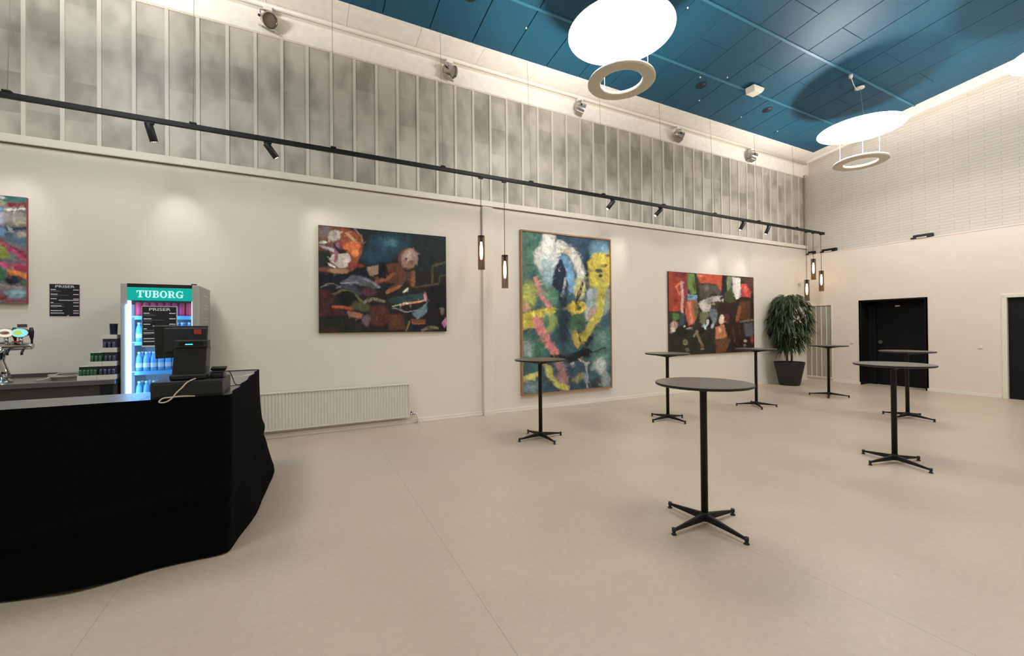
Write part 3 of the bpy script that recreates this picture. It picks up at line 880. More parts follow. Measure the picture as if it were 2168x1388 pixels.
S1 = [
('p', (34, 44, 46), [(560, 100), (1540, 190), (1540, 640), (1180, 600), (560, 520)], 20), ('e', (40, 80, 96), (880, 300, 190, 110), 70), ('e', (38, 70, 88), (720, 430, 170, 80), 50),
('e', (72, 124, 138), (900, 280, 60, 38), 30), ('p', (116, 70, 52), [(60, 60), (350, 100), (560, 200), (575, 260), (560, 420), (520, 540), (400, 620), (200, 640), (60, 600)], 14),
('e', (122, 106, 104), (150, 160, 80, 80), 30), ('e', (192, 182, 166), (265, 210, 72, 55), 12),
('p', (160, 78, 46), [(330, 120), (540, 200), (575, 270), (570, 420), (520, 520), (430, 560), (400, 420), (350, 330)], 12), ('s', (204, 164, 110), [(400, 185), (500, 285)], 30), ('s', (150, 140, 124), [(480, 135), (560, 220), (572, 300)], 14),
('e', (222, 112, 50), (450, 330, 90, 70), 14), ('e', (246, 142, 62), (485, 415, 48, 42), 6), ('e', (226, 222, 216), (130, 280, 46, 16), 6), ('p', (176, 176, 190), [(85, 310), (260, 350), (260, 395), (120, 345)], 8),
('p', (36, 44, 38), [(70, 370), (190, 380), (235, 450), (170, 560), (70, 570)], 10), ('s', (164, 96, 126), [(310, 290), (270, 480)], 38), ('p', (44, 34, 40), [(240, 265), (320, 360), (400, 370), (370, 440), (310, 430)], 6),
('p', (202, 188, 178), [(240, 410), (400, 420), (430, 490), (380, 575), (310, 575), (190, 480)], 8), ('s', (164, 96, 126), [(285, 390), (268, 490)], 40), ('p', (240, 226, 222), [(170, 510), (270, 555), (265, 578), (195, 548)], 5),
('p', (140, 62, 42), [(390, 520), (520, 520), (605, 550), (560, 600), (420, 605)], 8), ('e', (170, 126, 96), (300, 612, 115, 30), 12),
('p', (28, 30, 40), [(70, 645), (420, 640), (520, 560), (640, 560), (700, 640), (600, 720), (300, 730), (70, 770)], 12),
('p', (66, 72, 82), [(290, 770), (450, 740), (580, 860), (520, 905), (420, 830)], 14), ('p', (92, 96, 104), [(320, 740), (450, 650), (560, 660), (640, 700), (790, 790), (700, 805), (560, 770), (420, 745)], 10),
('s', (152, 152, 160), [(330, 742), (520, 735)], 14), ('s', (142, 146, 156), [(600, 700), (770, 790)], 22), ('s', (124, 120, 116), [(100, 795), (180, 755), (260, 760), (330, 800)], 13),
('e', (90, 55, 66), (650, 840, 85, 45), 12), ('p', (76, 40, 42), [(70, 820), (260, 840), (250, 960), (330, 1040), (400, 1110), (70, 1130)], 14),
('s', (116, 106, 72), [(260, 880), (340, 828), (430, 850), (520, 910), (590, 970)], 26), ('e', (24, 30, 26), (400, 925, 95, 85), 8), ('s', (206, 90, 46), [(240, 1000), (350, 1025), (450, 1040)], 28), ('e', (86, 86, 62), (570, 1010, 115, 50), 14),
('s', (136, 126, 102), [(600, 955), (700, 915), (820, 940)], 32), ('s', (52, 46, 40), [(640, 930), (640, 975)], 7), ('s', (52, 46, 40), [(690, 915), (700, 970)], 7), ('s', (52, 46, 40), [(750, 915), (760, 970)], 7),
('p', (164, 110, 86), [(400, 1060), (590, 1090), (570, 1150), (430, 1130)], 8), ('e', (88, 48, 42), (760, 1110, 125, 130), 14), ('e', (120, 96, 110), (620, 1170, 40, 70), 14),
('p', (42, 42, 34), [(70, 1150), (520, 1180), (720, 1310), (70, 1320)], 18), ('p', (62, 44, 32), [(70, 1240), (300, 1260), (360, 1320), (70, 1320)], 12),
('p', (112, 64, 44), [(830, 530), (980, 510), (1050, 600), (1165, 590), (1170, 770), (1110, 790), (1080, 700), (900, 855), (860, 835), (940, 740), (720, 735), (695, 690), (880, 650)], 10),
('s', (150, 88, 58), [(730, 740), (860, 700), (930, 620)], 36), ('s', (150, 95, 62), [(1140, 610), (1140, 765)], 42), ('s', (166, 100, 60), [(870, 845), (1000, 765)], 34), ('s', (96, 78, 70), [(1080, 620), (1000, 740)], 40),
('p', (162, 136, 112), [(628, 560), (738, 535), (750, 640), (650, 662)], 8), ('p', (26, 26, 28), [(752, 520), (835, 520), (842, 700), (756, 695)], 6), ('s', (235, 225, 205), [(1040, 840), (1080, 805)], 26),
('e', (120, 76, 60), (1085, 460, 105, 118), 8), ('e', (166, 128, 114), (1105, 455, 95, 105), 10), ('e', (196, 162, 146), (1105, 425, 62, 60), 22), ('e', (92, 62, 56), (1070, 460, 16, 12), 6), ('e', (140, 100, 86), (1130, 500, 30, 30), 14),
('s', (94, 92, 50), [(1370, 740), (1370, 550), (1500, 505)], 24), ('s', (90, 86, 60), [(1440, 740), (1450, 655), (1530, 650)], 14), ('s', (98, 78, 62), [(1175, 788), (1430, 755)], 22),
('p', (52, 74, 76), [(865, 920), (1100, 860), (1290, 838), (1310, 900), (1150, 942), (900, 975)], 8), ('e', (40, 36, 36), (1080, 1030, 140, 46), 10), ('s', (150, 156, 150), [(930, 1020), (1080, 1068), (1230, 1040), (1310, 950)], 12),
('s', (226, 150, 120), [(1010, 988), (1120, 965), (1295, 918)], 26), ('e', (250, 236, 216), (1070, 970, 42, 15), 5), ('e', (230, 168, 160), (1292, 880, 18, 38), 6), ('s', (200, 190, 160), [(920, 1000), (1010, 975)], 14),
('p', (108, 134, 146), [(1150, 1085), (1300, 960), (1312, 1060), (1200, 1155)], 12), ('p', (92, 58, 42), [(880, 1090), (1040, 1090), (1050, 1260), (880, 1260)], 12), ('p', (132, 70, 50), [(1128, 1150), (1292, 1150), (1290, 1212), (1150, 1212)], 6), ('s', (176, 110, 84), [(1140, 1190), (1200, 1208), (1285, 1200)], 8),
('p', (32, 28, 34), [(1310, 800), (1540, 750), (1540, 1300), (1300, 1210)], 10), ('e', (26, 28, 52), (1190, 1255, 75, 36), 8), ('s', (136, 120, 96), [(1250, 1275), (1330, 1240), (1420, 1245)], 30), ('s', (36, 30, 26), [(1300, 1240), (1370, 1275)], 10), ('e', (130, 112, 96), (1480, 1065, 22, 34), 10), ('p', (216, 130, 176), [(1470, 1180), (1515, 1130), (1530, 1200), (1495, 1240)], 5),
('s', (140, 116, 82), [(1055, 1272), (1112, 1175)], 20), ('s', (150, 120, 60), [(735, 1165), (740, 1130)], 8),
]
painting('abstract_painting', .215, 2.19, 1.50, 3.115, 6.83, [(75, 85), (1515, 215), (1525, 1285), (80, 1310)], (40, 37, 38), S1, 3, 'dark landscape-shaped abstract with an orange patch at its upper left, above the radiator', 'canvas_edge', 230)
S2 = [
('p', (86, 128, 112), [(80, 60), (270, 80), (230, 300), (150, 430), (80, 500)], 25), ('p', (40, 70, 96), [(340, 80), (660, 100), (640, 240), (590, 430), (540, 340), (480, 220), (380, 140)], 14), ('e', (112, 162, 188), (690, 210, 80, 85), 30), ('e', (34, 48, 66), (590, 370, 32, 120), 14),
('p', (96, 140, 116), [(220, 330), (340, 420), (380, 560), (360, 640), (280, 640), (200, 480)], 25), ('p', (226, 226, 218), [(262, 88), (350, 95), (352, 170), (388, 250), (362, 330), (330, 430), (240, 380), (200, 300), (206, 200), (252, 160)], 10), ('e', (186, 206, 210), (300, 340, 52, 95), 25), ('e', (150, 178, 190), (300, 420, 40, 60), 25),
('s', (112, 168, 208), [(410, 280), (455, 400), (480, 500)], 70, 14), ('s', (216, 216, 202), [(388, 150), (450, 200), (500, 290), (540, 380), (550, 450)], 62, 10), ('e', (226, 200, 190), (440, 210, 30, 24), 12), ('s', (222, 222, 215), [(370, 160), (385, 235)], 26),
('p', (36, 48, 70), [(385, 245), (422, 330), (442, 480), (442, 650), (388, 650), (378, 520), (328, 470), (345, 390)], 7), ('s', (186, 196, 196), [(422, 428), (418, 540)], 13), ('s', (40, 50, 70), [(412, 445), (432, 450)], 5), ('s', (40, 50, 70), [(412, 475), (432, 480)], 5), ('s', (40, 50, 70), [(408, 505), (432, 510)], 5), ('p', (190, 205, 215), [(370, 345), (390, 370), (376, 370)], 4),
('e', (214, 206, 134), (540, 500, 42, 75), 14), ('p', (150, 166, 160), [(610, 495), (770, 500), (760, 680), (690, 745), (585, 765)], 12), ('s', (176, 192, 202), [(625, 510), (600, 720)], 40, 12), ('e', (206, 164, 150), (640, 720, 32, 60), 14),
('p', (226, 206, 60), [(588, 310), (650, 230), (775, 215), (775, 470), (700, 500), (618, 480)], 12), ('e', (66, 66, 64), (688, 372, 36, 16), 5), ('e', (66, 66, 64), (722, 330, 22, 12), 5), ('e', (66, 66, 64), (692, 410, 16, 11), 5), ('e', (90, 96, 90), (745, 250, 22, 12), 6),
('s', (206, 190, 72), [(722, 450), (705, 560), (690, 700), (620, 840), (560, 900)], 58, 12), ('p', (226, 196, 52), [(438, 628), (480, 615), (490, 590), (585, 600), (592, 650), (540, 712), (438, 690)], 8),
('s', (38, 34, 34), [(560, 450), (545, 540), (515, 600), (540, 660)], 17, 4), ('s', (38, 34, 34), [(548, 480), (520, 560)], 10, 3), ('e', (38, 34, 34), (537, 655, 18, 20), 4), ('p', (72, 104, 78), [(440, 705), (590, 692), (590, 800), (500, 855), (440, 820)], 12),
('e', (178, 186, 88), (150, 565, 62, 95), 25), ('p', (222, 202, 62), [(95, 705), (200, 680), (350, 640), (355, 690), (230, 742), (200, 805), (95, 830)], 8), ('e', (202, 162, 138), (130, 660, 36, 34), 12),
('s', (222, 142, 136), [(200, 440), (250, 560), (312, 642)], 32, 7), ('e', (150, 168, 86), (305, 770, 55, 75), 18), ('s', (90, 130, 110), [(280, 720), (280, 790)], 40, 12), ('s', (222, 136, 132), [(200, 745), (270, 850), (310, 940), (350, 1015)], 58, 7),
('p', (70, 120, 100), [(95, 865), (240, 875), (300, 995), (280, 1040), (95, 1040)], 18), ('e', (150, 170, 166), (150, 960, 46, 60), 25), ('e', (42, 60, 72), (412, 800, 48, 165), 25), ('p', (206, 170, 62), [(480, 850), (552, 850), (560, 920), (520, 962), (490, 930)], 8), ('s', (50, 46, 40), [(535, 850), (545, 930)], 10, 4),
('p', (92, 128, 120), [(640, 850), (780, 800), (795, 1110), (640, 1110)], 18), ('p', (60, 82, 100), [(240, 1080), (620, 1070), (620, 1300), (440, 1320), (240, 1320)], 20), ('e', (190, 196, 190), (705, 1110, 46, 56), 22), ('p', (34, 37, 46), [(300, 1020), (420, 1000), (540, 980), (640, 860), (662, 868), (592, 960), (650, 990), (745, 958), (745, 968), (640, 1010), (600, 1050), (450, 1072), (330, 1062)], 6),
('e', (60, 66, 74), (668, 1245, 54, 40), 14), ('e', (152, 162, 158), (745, 1225, 36, 56), 18), ('s', (176, 126, 126), [(385, 1080), (412, 1180), (420, 1255)], 62, 10), ('s', (206, 202, 92), [(310, 1130), (322, 1200), (372, 1262), (445, 1292)], 44, 8), ('s', (200, 196, 112), [(115, 1222), (225, 1188)], 46, 10),
('e', (126, 146, 156), (170, 1290, 80, 45), 20), ('p', (156, 152, 98), [(475, 1235), (560, 1165), (582, 1200), (520, 1265)], 10), ('e', (222, 228, 226), (482, 1080, 14, 14), 5), ('p', (212, 196, 180), [(525, 1040), (590, 1080), (585, 1090), (545, 1070)], 4), ('s', (170, 185, 190), [(592, 1090), (600, 1290)], 12, 6),
]
painting('framed_abstract_painting', 3.625, 5.755, .285, 3.38, 6.80, [(100, 72), (760, 130), (790, 1275), (110, 1335)], (64, 98, 102), S2, 7, 'tall oak-framed abstract in blue green yellow and pink, taller than a door', 'canvas_edge', 190, frame=True)
S3 = [
('p', (178, 66, 40), [(90, 80), (400, 110), (380, 400), (350, 620), (280, 670), (90, 670)], 12), ('e', (138, 50, 46), (290, 150, 90, 40), 20), ('s', (150, 60, 82), [(352, 220), (342, 570)], 40, 8), ('s', (240, 122, 82), [(290, 255), (218, 330), (260, 430)], 30, 7), ('s', (222, 172, 156), [(300, 260), (298, 560), (312, 690)], 38, 7),
('e', (80, 122, 56), (210, 742, 62, 50), 12), ('e', (50, 70, 40), (140, 730, 30, 60), 14), ('s', (62, 80, 88), [(310, 720), (295, 880)], 64, 10), ('e', (194, 164, 150), (195, 900, 55, 95), 16), ('e', (226, 214, 206), (175, 960, 25, 70), 16),
('p', (204, 84, 46), [(500, 115), (895, 150), (890, 430), (800, 300), (620, 270), (515, 240)], 12), ('e', (236, 142, 110), (560, 160, 40, 20), 10), ('s', (50, 55, 46), [(500, 150), (560, 310)], 38, 8), ('p', (122, 152, 72), [(393, 120), (480, 130), (502, 420), (430, 442), (388, 350)], 8), ('s', (70, 84, 46), [(470, 180), (480, 380)], 10, 4),
('p', (126, 166, 206), [(373, 442), (525, 440), (532, 518), (380, 522)], 5), ('s', (96, 130, 96), [(380, 480), (450, 470)], 24, 8), ('p', (204, 100, 60), [(363, 530), (535, 530), (540, 700), (472, 855), (390, 890), (348, 720)], 8), ('s', (238, 144, 104), [(420, 560), (432, 850)], 42, 12), ('e', (120, 106, 62), (505, 650, 36, 120), 12),
('p', (90, 82, 76), [(538, 300), (640, 280), (825, 330), (880, 430), (740, 432), (660, 545), (560, 460)], 12), ('e', (126, 118, 110), (650, 350, 40, 50), 20), ('p', (202, 192, 188), [(543, 580), (600, 530), (740, 472), (895, 458), (862, 545), (730, 562), (720, 690), (605, 702)], 8), ('e', (148, 144, 140), (705, 540, 56, 50), 18), ('e', (40, 36, 34), (880, 510, 24, 40), 6), ('e', (232, 228, 222), (902, 520, 10, 30), 4), ('p', (62, 54, 48), [(725, 555), (850, 540), (840, 640), (740, 640)], 8), ('e', (150, 130, 110), (770, 580, 30, 20), 8),
('s', (40, 38, 36), [(912, 170), (915, 430)], 70, 10), ('p', (130, 146, 112), [(958, 180), (1032, 180), (1022, 340), (960, 390)], 8), ('p', (240, 230, 226), [(1033, 180), (1162, 190), (1162, 492), (1090, 528), (1048, 360)], 7), ('p', (90, 56, 48), [(1165, 190), (1375, 180), (1375, 480), (1320, 400), (1240, 280)], 10), ('p', (226, 70, 62), [(1163, 290), (1230, 278), (1322, 400), (1312, 492), (1168, 482)], 8), ('e', (240, 110, 90), (1230, 370, 26, 50), 14),
('p', (52, 36, 30), [(1100, 540), (1375, 480), (1375, 1300), (950, 1300), (930, 900), (850, 700), (900, 545)], 10), ('p', (72, 82, 44), [(925, 420), (1040, 340), (1082, 560), (1000, 565), (935, 520)], 7), ('p', (100, 58, 38), [(1140, 560), (1300, 540), (1312, 800), (1108, 835)], 8), ('s', (152, 90, 50), [(1140, 640), (1120, 820)], 46, 8), ('s', (122, 112, 102), [(1170, 845), (1365, 820)], 26, 6),
('p', (92, 96, 102), [(1220, 872), (1345, 862), (1352, 1060), (1230, 1062)], 10), ('e', (200, 190, 186), (1228, 1130, 26, 20), 8), ('e', (150, 60, 50), (1340, 1100, 25, 56), 8), ('e', (150, 130, 116), (1222, 1195, 20, 16), 6), ('s', (90, 72, 60), [(1060, 900), (1060, 1150)], 12, 6), ('s', (70, 56, 48), [(1150, 900), (1160, 1120)], 16, 8),
('p', (118, 126, 92), [(560, 700), (700, 690), (690, 800), (600, 900), (560, 860)], 14), ('p', (110, 122, 126), [(708, 655), (805, 660), (812, 830), (742, 945), (700, 800)], 9), ('e', (24, 22, 26), (685, 850, 54, 76), 8), ('e', (206, 206, 216), (662, 848, 22, 44), 6), ('p', (196, 218, 220), [(570, 905), (620, 865), (655, 950), (640, 960)], 5), ('e', (196, 186, 196), (745, 905, 26, 36), 8),
('p', (46, 46, 36), [(90, 1000), (420, 930), (700, 960), (780, 1100), (780, 1310), (90, 1340)], 14), ('p', (206, 126, 90), [(790, 930), (925, 885), (955, 1060), (900, 1112), (786, 1105)], 8), ('e', (226, 196, 168), (882, 810, 42, 76), 8), ('e', (242, 192, 162), (855, 970, 20, 34), 10), ('p', (112, 72, 46), [(790, 1110), (960, 1060), (985, 1150), (935, 1300), (795, 1300)], 10), ('e', (110, 52, 40), (965, 790, 38, 72), 10),
('e', (136, 130, 106), (350, 1130, 40, 46), 8), ('e', (96, 92, 66), (352, 1128, 18, 22), 5), ('s', (136, 118, 92), [(515, 970), (560, 1080), (602, 1190)], 42, 8), ('e', (172, 168, 150), (600, 1235, 28, 12), 5), ('e', (110, 106, 88), (372, 1240, 30, 30), 8), ('e', (36, 38, 24), (290, 965, 82, 78), 10), ('e', (24, 22, 24), (590, 960, 40, 50), 12), ('s', (140, 136, 110), [(480, 1040), (520, 980)], 30, 8), ('p', (235, 222, 214), [(325, 900), (345, 880), (355, 915)], 4), ('s', (205, 180, 168), [(370, 935), (415, 915)], 14, 4),
]
painting('abstract_painting', 7.44, 10.495, .885, 2.806, 6.83, [(110, 97), (1357, 188), (1365, 1285), (115, 1325)], (50, 43, 37), S3, 5, 'landscape-shaped abstract with red and orange patches on the left wall near the potted tree', 'canvas_edge', 230)
S0 = [
('p', (60, 120, 106), [(-900, 100), (260, 165), (240, 215), (100, 200), (-900, 190)], 10), ('e', (226, 226, 220), (40, 182, 46, 10), 6), ('p', (130, 50, 56), [(80, 222), (260, 210), (260, 262), (90, 272)], 8), ('e', (212, 150, 152), (30, 235, 44, 30), 8), ('e', (120, 170, 110), (60, 228, 20, 16), 6),
('e', (130, 160, 196), (20, 290, 62, 36), 12), ('s', (228, 218, 208), [(80, 284), (150, 290), (225, 268)], 15, 4), ('s', (60, 40, 55), [(110, 305), (235, 300)], 12, 5), ('e', (166, 156, 150), (140, 350, 115, 50), 16), ('e', (192, 188, 206), (40, 372, 44, 50), 16), ('s', (166, 160, 122), [(100, 412), (235, 390)], 22, 7),
('s', (35, 50, 76), [(-20, 445), (120, 460), (260, 440)], 30, 7), ('s', (205, 210, 212), [(110, 462), (150, 452)], 8, 3), ('e', (110, 150, 188), (40, 490, 62, 42), 12), ('p', (84, 110, 126), [(80, 500), (260, 500), (260, 642), (100, 570)], 12), ('e', (168, 162, 142), (215, 512, 36, 28), 8), ('e', (206, 150, 62), (10, 570, 22, 20), 8),
('p', (142, 150, 62), [(-40, 590), (80, 632), (142, 732), (60, 742), (-40, 700)], 10), ('s', (130, 40, 60), [(20, 572), (130, 650), (255, 722)], 36, 6), ('s', (204, 62, 108), [(70, 600), (200, 712), (255, 745)], 24, 5), ('s', (206, 60, 106), [(15, 770), (120, 792), (255, 780)], 26, 6), ('e', (166, 46, 76), (205, 815, 52, 30), 8),
('p', (60, 114, 76), [(-40, 780), (110, 832), (90, 932), (-40, 900)], 12), ('p', (228, 132, 52), [(105, 812), (255, 860), (250, 915), (130, 882)], 10), ('e', (40, 44, 66), (150, 922, 62, 42), 10), ('e', (62, 82, 56), (222, 945, 28, 42), 8), ('s', (176, 166, 160), [(-20, 920), (90, 985), (200, 1000)], 26, 7), ('e', (130, 116, 126), (40, 1010, 52, 40), 12),
('e', (142, 176, 186), (160, 1052, 78, 46), 14), ('e', (130, 50, 50), (40, 1085, 62, 30), 10), ('s', (172, 50, 70), [(90, 1130), (255, 1125)], 15, 5), ('e', (192, 172, 82), (20, 1118, 32, 14), 6),
]
painting('abstract_painting', -3.95, -2.857, 1.884, 3.113, 6.83, [(-900, 150), (243, 165), (247, 1140), (-900, 1135)], (120, 110, 116), S0, 9, 'bright multicoloured abstract cut off by the left edge of the view', 'red_edge', 190, uv=(.1, 1))

# ------------------------------------------------------------------ price lists
def price_list(name, x0, x1, z0, z1, y, label):
    t = thing(name, ((x0 + x1) / 2, y, z0), label, 'price list')
    W, H = x1 - x0, z1 - z0
    MB().box(x0, x1, y - .0015, y, z0, z1).build('paper', M['paperwhite'], t)
    mg = W * .025
    bg = MB().box(x0 + mg * .6, x1 - mg, y - .0021, y - .00151, z0 + mg * 2.2, z1 - mg * .8)
    m = Matrix.Translation(((x0 + x1) / 2, y - .0026, z1 - H * .085)) @ Matrix.Rotation(PI / 2, 4, 'X')
    text_mb('PRISER', H * .1, m, .0004, H * .0012, 1.45).build('heading', M['ink'], t)
    a = MB(); g = MB(); yy = y - .0027
    def bar(mb, u0, u1, v, h): mb.box(x0 + W * u0, x0 + W * u1, yy, yy + .0005, z1 - H * (v + h), z1 - H * v)
    for u1, v, pr in ((.22, .165, 1), (.27, .30, 1), (.24, .435, 1), (.14, .545, 1), (.40, .645, 1), (.42, .785, 1), (.47, .855, 1)):
        bar(a, .05, u1, v, .022)
        if pr: bar(a, .77, .95, v, .022)
    bar(a, .30, .95, .478, .02)
    for u1, v in ((.32, .20), (.40, .225), (.62, .335), (.28, .365), (.36, .58), (.46, .60), (.24, .69), (.5, .67)):
        bar(g, .05, u1, v, .013)
    a.add([(x0 + W * .55, yy, z1 - H * .955), (x0 + W * .64, yy, z1 - H * .955), (x0 + W * .62, yy, z1 - H * .925)], [(0, 1, 2)])
    n0 = len(bg.f); n1 = n0 + len(a.f)
    for q in (a, g): bg.add(q.v, q.f)
    o = bg.build('printed_face', M['paperblack'], t)
    o.data.materials.append(M['ink']); o.data.materials.append(M['inkgrey'])
    for i, pl in enumerate(o.data.polygons): pl.material_index = 0 if i < n0 else 1 if i < n1 else 2
    return t
price_list('price_list', -2.685, -2.412, 1.722, 2.127, 6.8695, 'black price list headed PRISER hanging on the wall beside the fridge')
# ------------------------------------------------------------------ the bar
BZ = 1.10
t = thing('bar_counter', (-2.5, 4.2, 0), 'black-draped L-shaped bar counter with a grey top, in the left foreground', 'bar counter')
MB().box(-5, -.53, 3.56, 3.9, .02, BZ - .0305).box(-.93, -.53, 3.9, 5.42, .02, BZ - .0305).build('carcass', M['blackplastic'], t)
MB().box(-5, -.95, 3.445, 3.94, BZ - .03, BZ).build('steel_top', M['steel'], t, bevel=.004)
MB().box(-.9495, -.452, 3.452, 5.485, BZ - .03, BZ).build('laminate_top', M['laminate'], t, bevel=.004)
# the cloth hangs from the edge of the top down to the floor
T_ = [(-5, 3.44), (-3.5, 3.44), (-2.4, 3.44), (-1.75, 3.44), (-1.45, 3.44), (-1.2, 3.44), (-.95, 3.44), (-.75, 3.44), (-.6, 3.44), (-.5, 3.44), (-.452, 3.443), (-.44, 3.46), (-.44, 3.6), (-.44, 3.9), (-.44, 4.2), (-.44, 4.6), (-.44, 5.0), (-.44, 5.3), (-.44, 5.47), (-.46, 5.495), (-.6, 5.495), (-.9, 5.495)]
B_ = [(-5, 3.47), (-3.5, 3.49), (-2.4, 3.50), (-1.75, 3.49), (-1.45, 3.43), (-1.25, 3.385), (-1.05, 3.41), (-.87, 3.45), (-.68, 3.468), (-.56, 3.47), (-.50, 3.478), (-.462, 3.512), (-.43, 3.70), (-.37, 3.98), (-.335, 4.3), (-.312, 4.7), (-.292, 5.05), (-.292, 5.35), (-.31, 5.53), (-.4, 5.57), (-.6, 5.56), (-.9, 5.55)]
def resample(P, n):
    P = [Vector((a, b, 0)) for a, b in P]; out = []
    for i in range(len(P) - 1):
        for k in range(n): 
            q = k / n; p0 = P[max(i - 1, 0)]; p1 = P[i]; p2 = P[i + 1]; p3 = P[min(i + 2, len(P) - 1)]
            out.append(.5 * (2 * p1 + (p2 - p0) * q + (2 * p0 - 5 * p1 + 4 * p2 - p3) * q * q + (3 * p1 - p0 - 3 * p2 + p3) * q ** 3))
    return out + [P[-1]]
A_ = []; 
for i in range(len(T_) - 1):
    for k in range(6):
        q = k / 6; A_.append((T_[i][0] + (T_[i + 1][0] - T_[i][0]) * q, T_[i][1] + (T_[i + 1][1] - T_[i][1]) * q))
A_.append(T_[-1]); C_ = resample(B_, 6)
NR = 40; vs = []; fs = []; arc = 0
hem = {}
for i, (a, c) in enumerate(zip(A_, C_)):
    if i: arc += math.hypot(A_[i][0] - A_[i - 1][0], A_[i][1] - A_[i - 1][1])
    out = Vector((c.x - a[0], c.y - a[1], 0))
    nrm = Vector((0, -1, 0)) if a[0] < -.46 and a[1] < 3.5 else Vector((1, 0, 0)) if a[1] < 5.48 else Vector((0, 1, 0))
    if -.47 < a[0] < -.435 and a[1] < 3.47: nrm = Vector((.7, -.7, 0))
    hz = .012 + .014 * max(0, math.sin(arc * 5.1 + 1)) ** 2
    for j in range(NR + 1):
        q = j / NR
        z = BZ + .008 + (hz - BZ - .008) * q
        e = q ** 2.3
        p = Vector((a[0], a[1], z)) + out * e
        fold = .006 * math.sin(arc * 5.3 + .6 * q) * q + .003 * math.sin(arc * 11 + 2.2) * q * q
        # swag creases running down to the left from the corner
        dsw = z - (.30 + .17 * math.sin(min(max((arc - 3.2) / 1.9, 0), 1) * PI * .5))
        fold += .016 * math.exp(-(dsw / .05) ** 2) * (1 if arc > 2.8 else .3) - .012 * math.exp(-((dsw + .085) / .045) ** 2)
        p += nrm * fold * min(1, q * 3)
        vs.append(p)
for i in range(len(A_) - 1):
    for j in range(NR):
        fs.append((i * (NR + 1) + j, i * (NR + 1) + j + 1, (i + 1) * (NR + 1) + j + 1, (i + 1) * (NR + 1) + j))
cl = MB().add(vs, fs, True)
# lip folded over the edge of the top
vs = []; fs = []
for i, a in enumerate(A_):
    inw = Vector((0, 1, 0)) if a[1] < 3.47 and a[0] < -.47 else Vector((-1, 0, 0)) if a[1] < 5.46 and a[0] > -.5 else Vector((0, -1, 0))
    p = Vector((a[0], a[1], BZ + .008)); d = .018 + .008 * math.sin(i * .7)
    vs += [p, p + inw * d - Vector((0, 0, .004))]
for i in range(len(A_) - 1): fs.append((2 * i, 2 * i + 1, 2 * i + 3, 2 * i + 2))
cl.add(vs, fs, True)
c = cl.build('bar_cloth', M['cloth'])
tag(c, 'black cloth draped round the bar counter and pooling on the floor', 'cloth')

# back counter with its tap, hose, cans
t = thing('back_counter', (-3.4, 6.4, 0), 'dark steel back counter along the wall behind the bar', 'back counter')
MB().box(-5.5, -1.83, 6.0, 6.84, .98, 1.03).build('steel_worktop', M['steel'], t, bevel=.004)
MB().box(-5.5, -1.83, 6.03, 6.84, 0, .9799).build('front_panel', M['steeldark'], t)
MB().box(-5.5, -1.83, 6.8, 6.86, 1.0301, 1.07).build('upstand', M['steeldark'], t)
MB().box(-1.96, -1.86, 6.015, 6.0299, .5, .97).build('dark_slot', M['blackplastic'], t)

TX, TYY = -2.77, 6.2
t = thing('beer_tap', (TX, TYY, 1.03), 'chrome beer tap tower with lit round medallions at the left edge', 'beer tap')
MB().lathe([(0, 1.031), (.075, 1.031), (.07, 1.05), (.045, 1.075), (.04, 1.1)], (TX, TYY, 0), 28).build('foot', M['chrome'], t)
MB().tube([(TX + .02, TYY, 1.08), (TX + .012, TYY, 1.15), (TX - .015, TYY, 1.25), (TX - .01, TYY, 1.33), (TX + .0, TYY, 1.40)], [.042, .036, .032, .036, .05], 20).build('column', M['chrome'], t)
MB().tube([(TX - .55, TYY, 1.405), (TX - .05, TYY, 1.405), (TX, TYY, 1.405), (TX + .21, TYY, 1.405), (TX + .225, TYY, 1.405)], [.032, .034, .05, .034, .03], 20).build('cross_bar', M['chrome'], t)
for dx, mm, nm in ((.045, MEDW, 'white'), (.15, MEDC, 'cyan')):
    cx = TX + dx + .005; cz = 1.545
    n = 28
    def oval(y, rx, rz): return [(cx + rx * math.cos(2 * PI * k / n), y, cz + rz * math.sin(2 * PI * k / n)) for k in range(n)]
    d = MB().prism(oval(6.13, .066, .05), (0, .03, 0)).build('medallion_rim', M['chrome'], t)
    MB().prism(oval(6.126, .059, .043), (0, .0035, 0)).build('medallion_face', mm, d)
    if nm == 'white':
        em = MB().prism([(cx + .036 * math.cos(2 * PI * k / n), 6.124, cz + .018 * math.sin(2 * PI * k / n)) for k in range(n)], (0, .0015, 0))
        em.build('emblem', M['can_top'], d)
        MB().prism([(cx - .02, 6.1225, cz - .004), (cx + .03, 6.1225, cz + .012), (cx + .012, 6.1225, cz - .008)], (0, .001, 0)).build('red_mark', M['redlabel'], d)
    else:
        MB().prism([(cx - .012 + .034 * math.cos(2 * PI * k / n), 6.124, cz + .026 * math.sin(2 * PI * k / n)) for k in range(n)], (0, .0015, 0)).build('badge', MEDG, d)
    MB().tube([(cx, 6.15, 1.43), (cx, 6.15, 1.5)], .016, 14).build('medallion_stem', M['chrome'], t)
    tpx = TX + dx + .02
    MB().tube([(tpx, 6.16, 1.375), (tpx, 6.13, 1.34), (tpx, 6.13, 1.315)], .010, 12).build('spout', M['blackplastic'], t)
for dx, h in ((-.03, 1.60), (.105, 1.60), (.228, 1.60)):
    MB().tube([(TX + dx, 6.17, 1.43), (TX + dx, 6.17, 1.47), (TX + dx, 6.165, 1.50), (TX + dx, 6.16, 1.56), (TX + dx, 6.16, h)], [.008, .009, .016, .02, .012], 14).build('tap_handle', M['blackplastic'], t)
MB().box(TX + .12, TX + .19, 6.17, 6.18, 1.6, 1.635).build('handle_sign', M['steeldark'], t)
MB().box(TX + .1, TX + .15, 6.13, 6.16, 1.445, 1.46).build('red_clip', M['redlabel'], t)

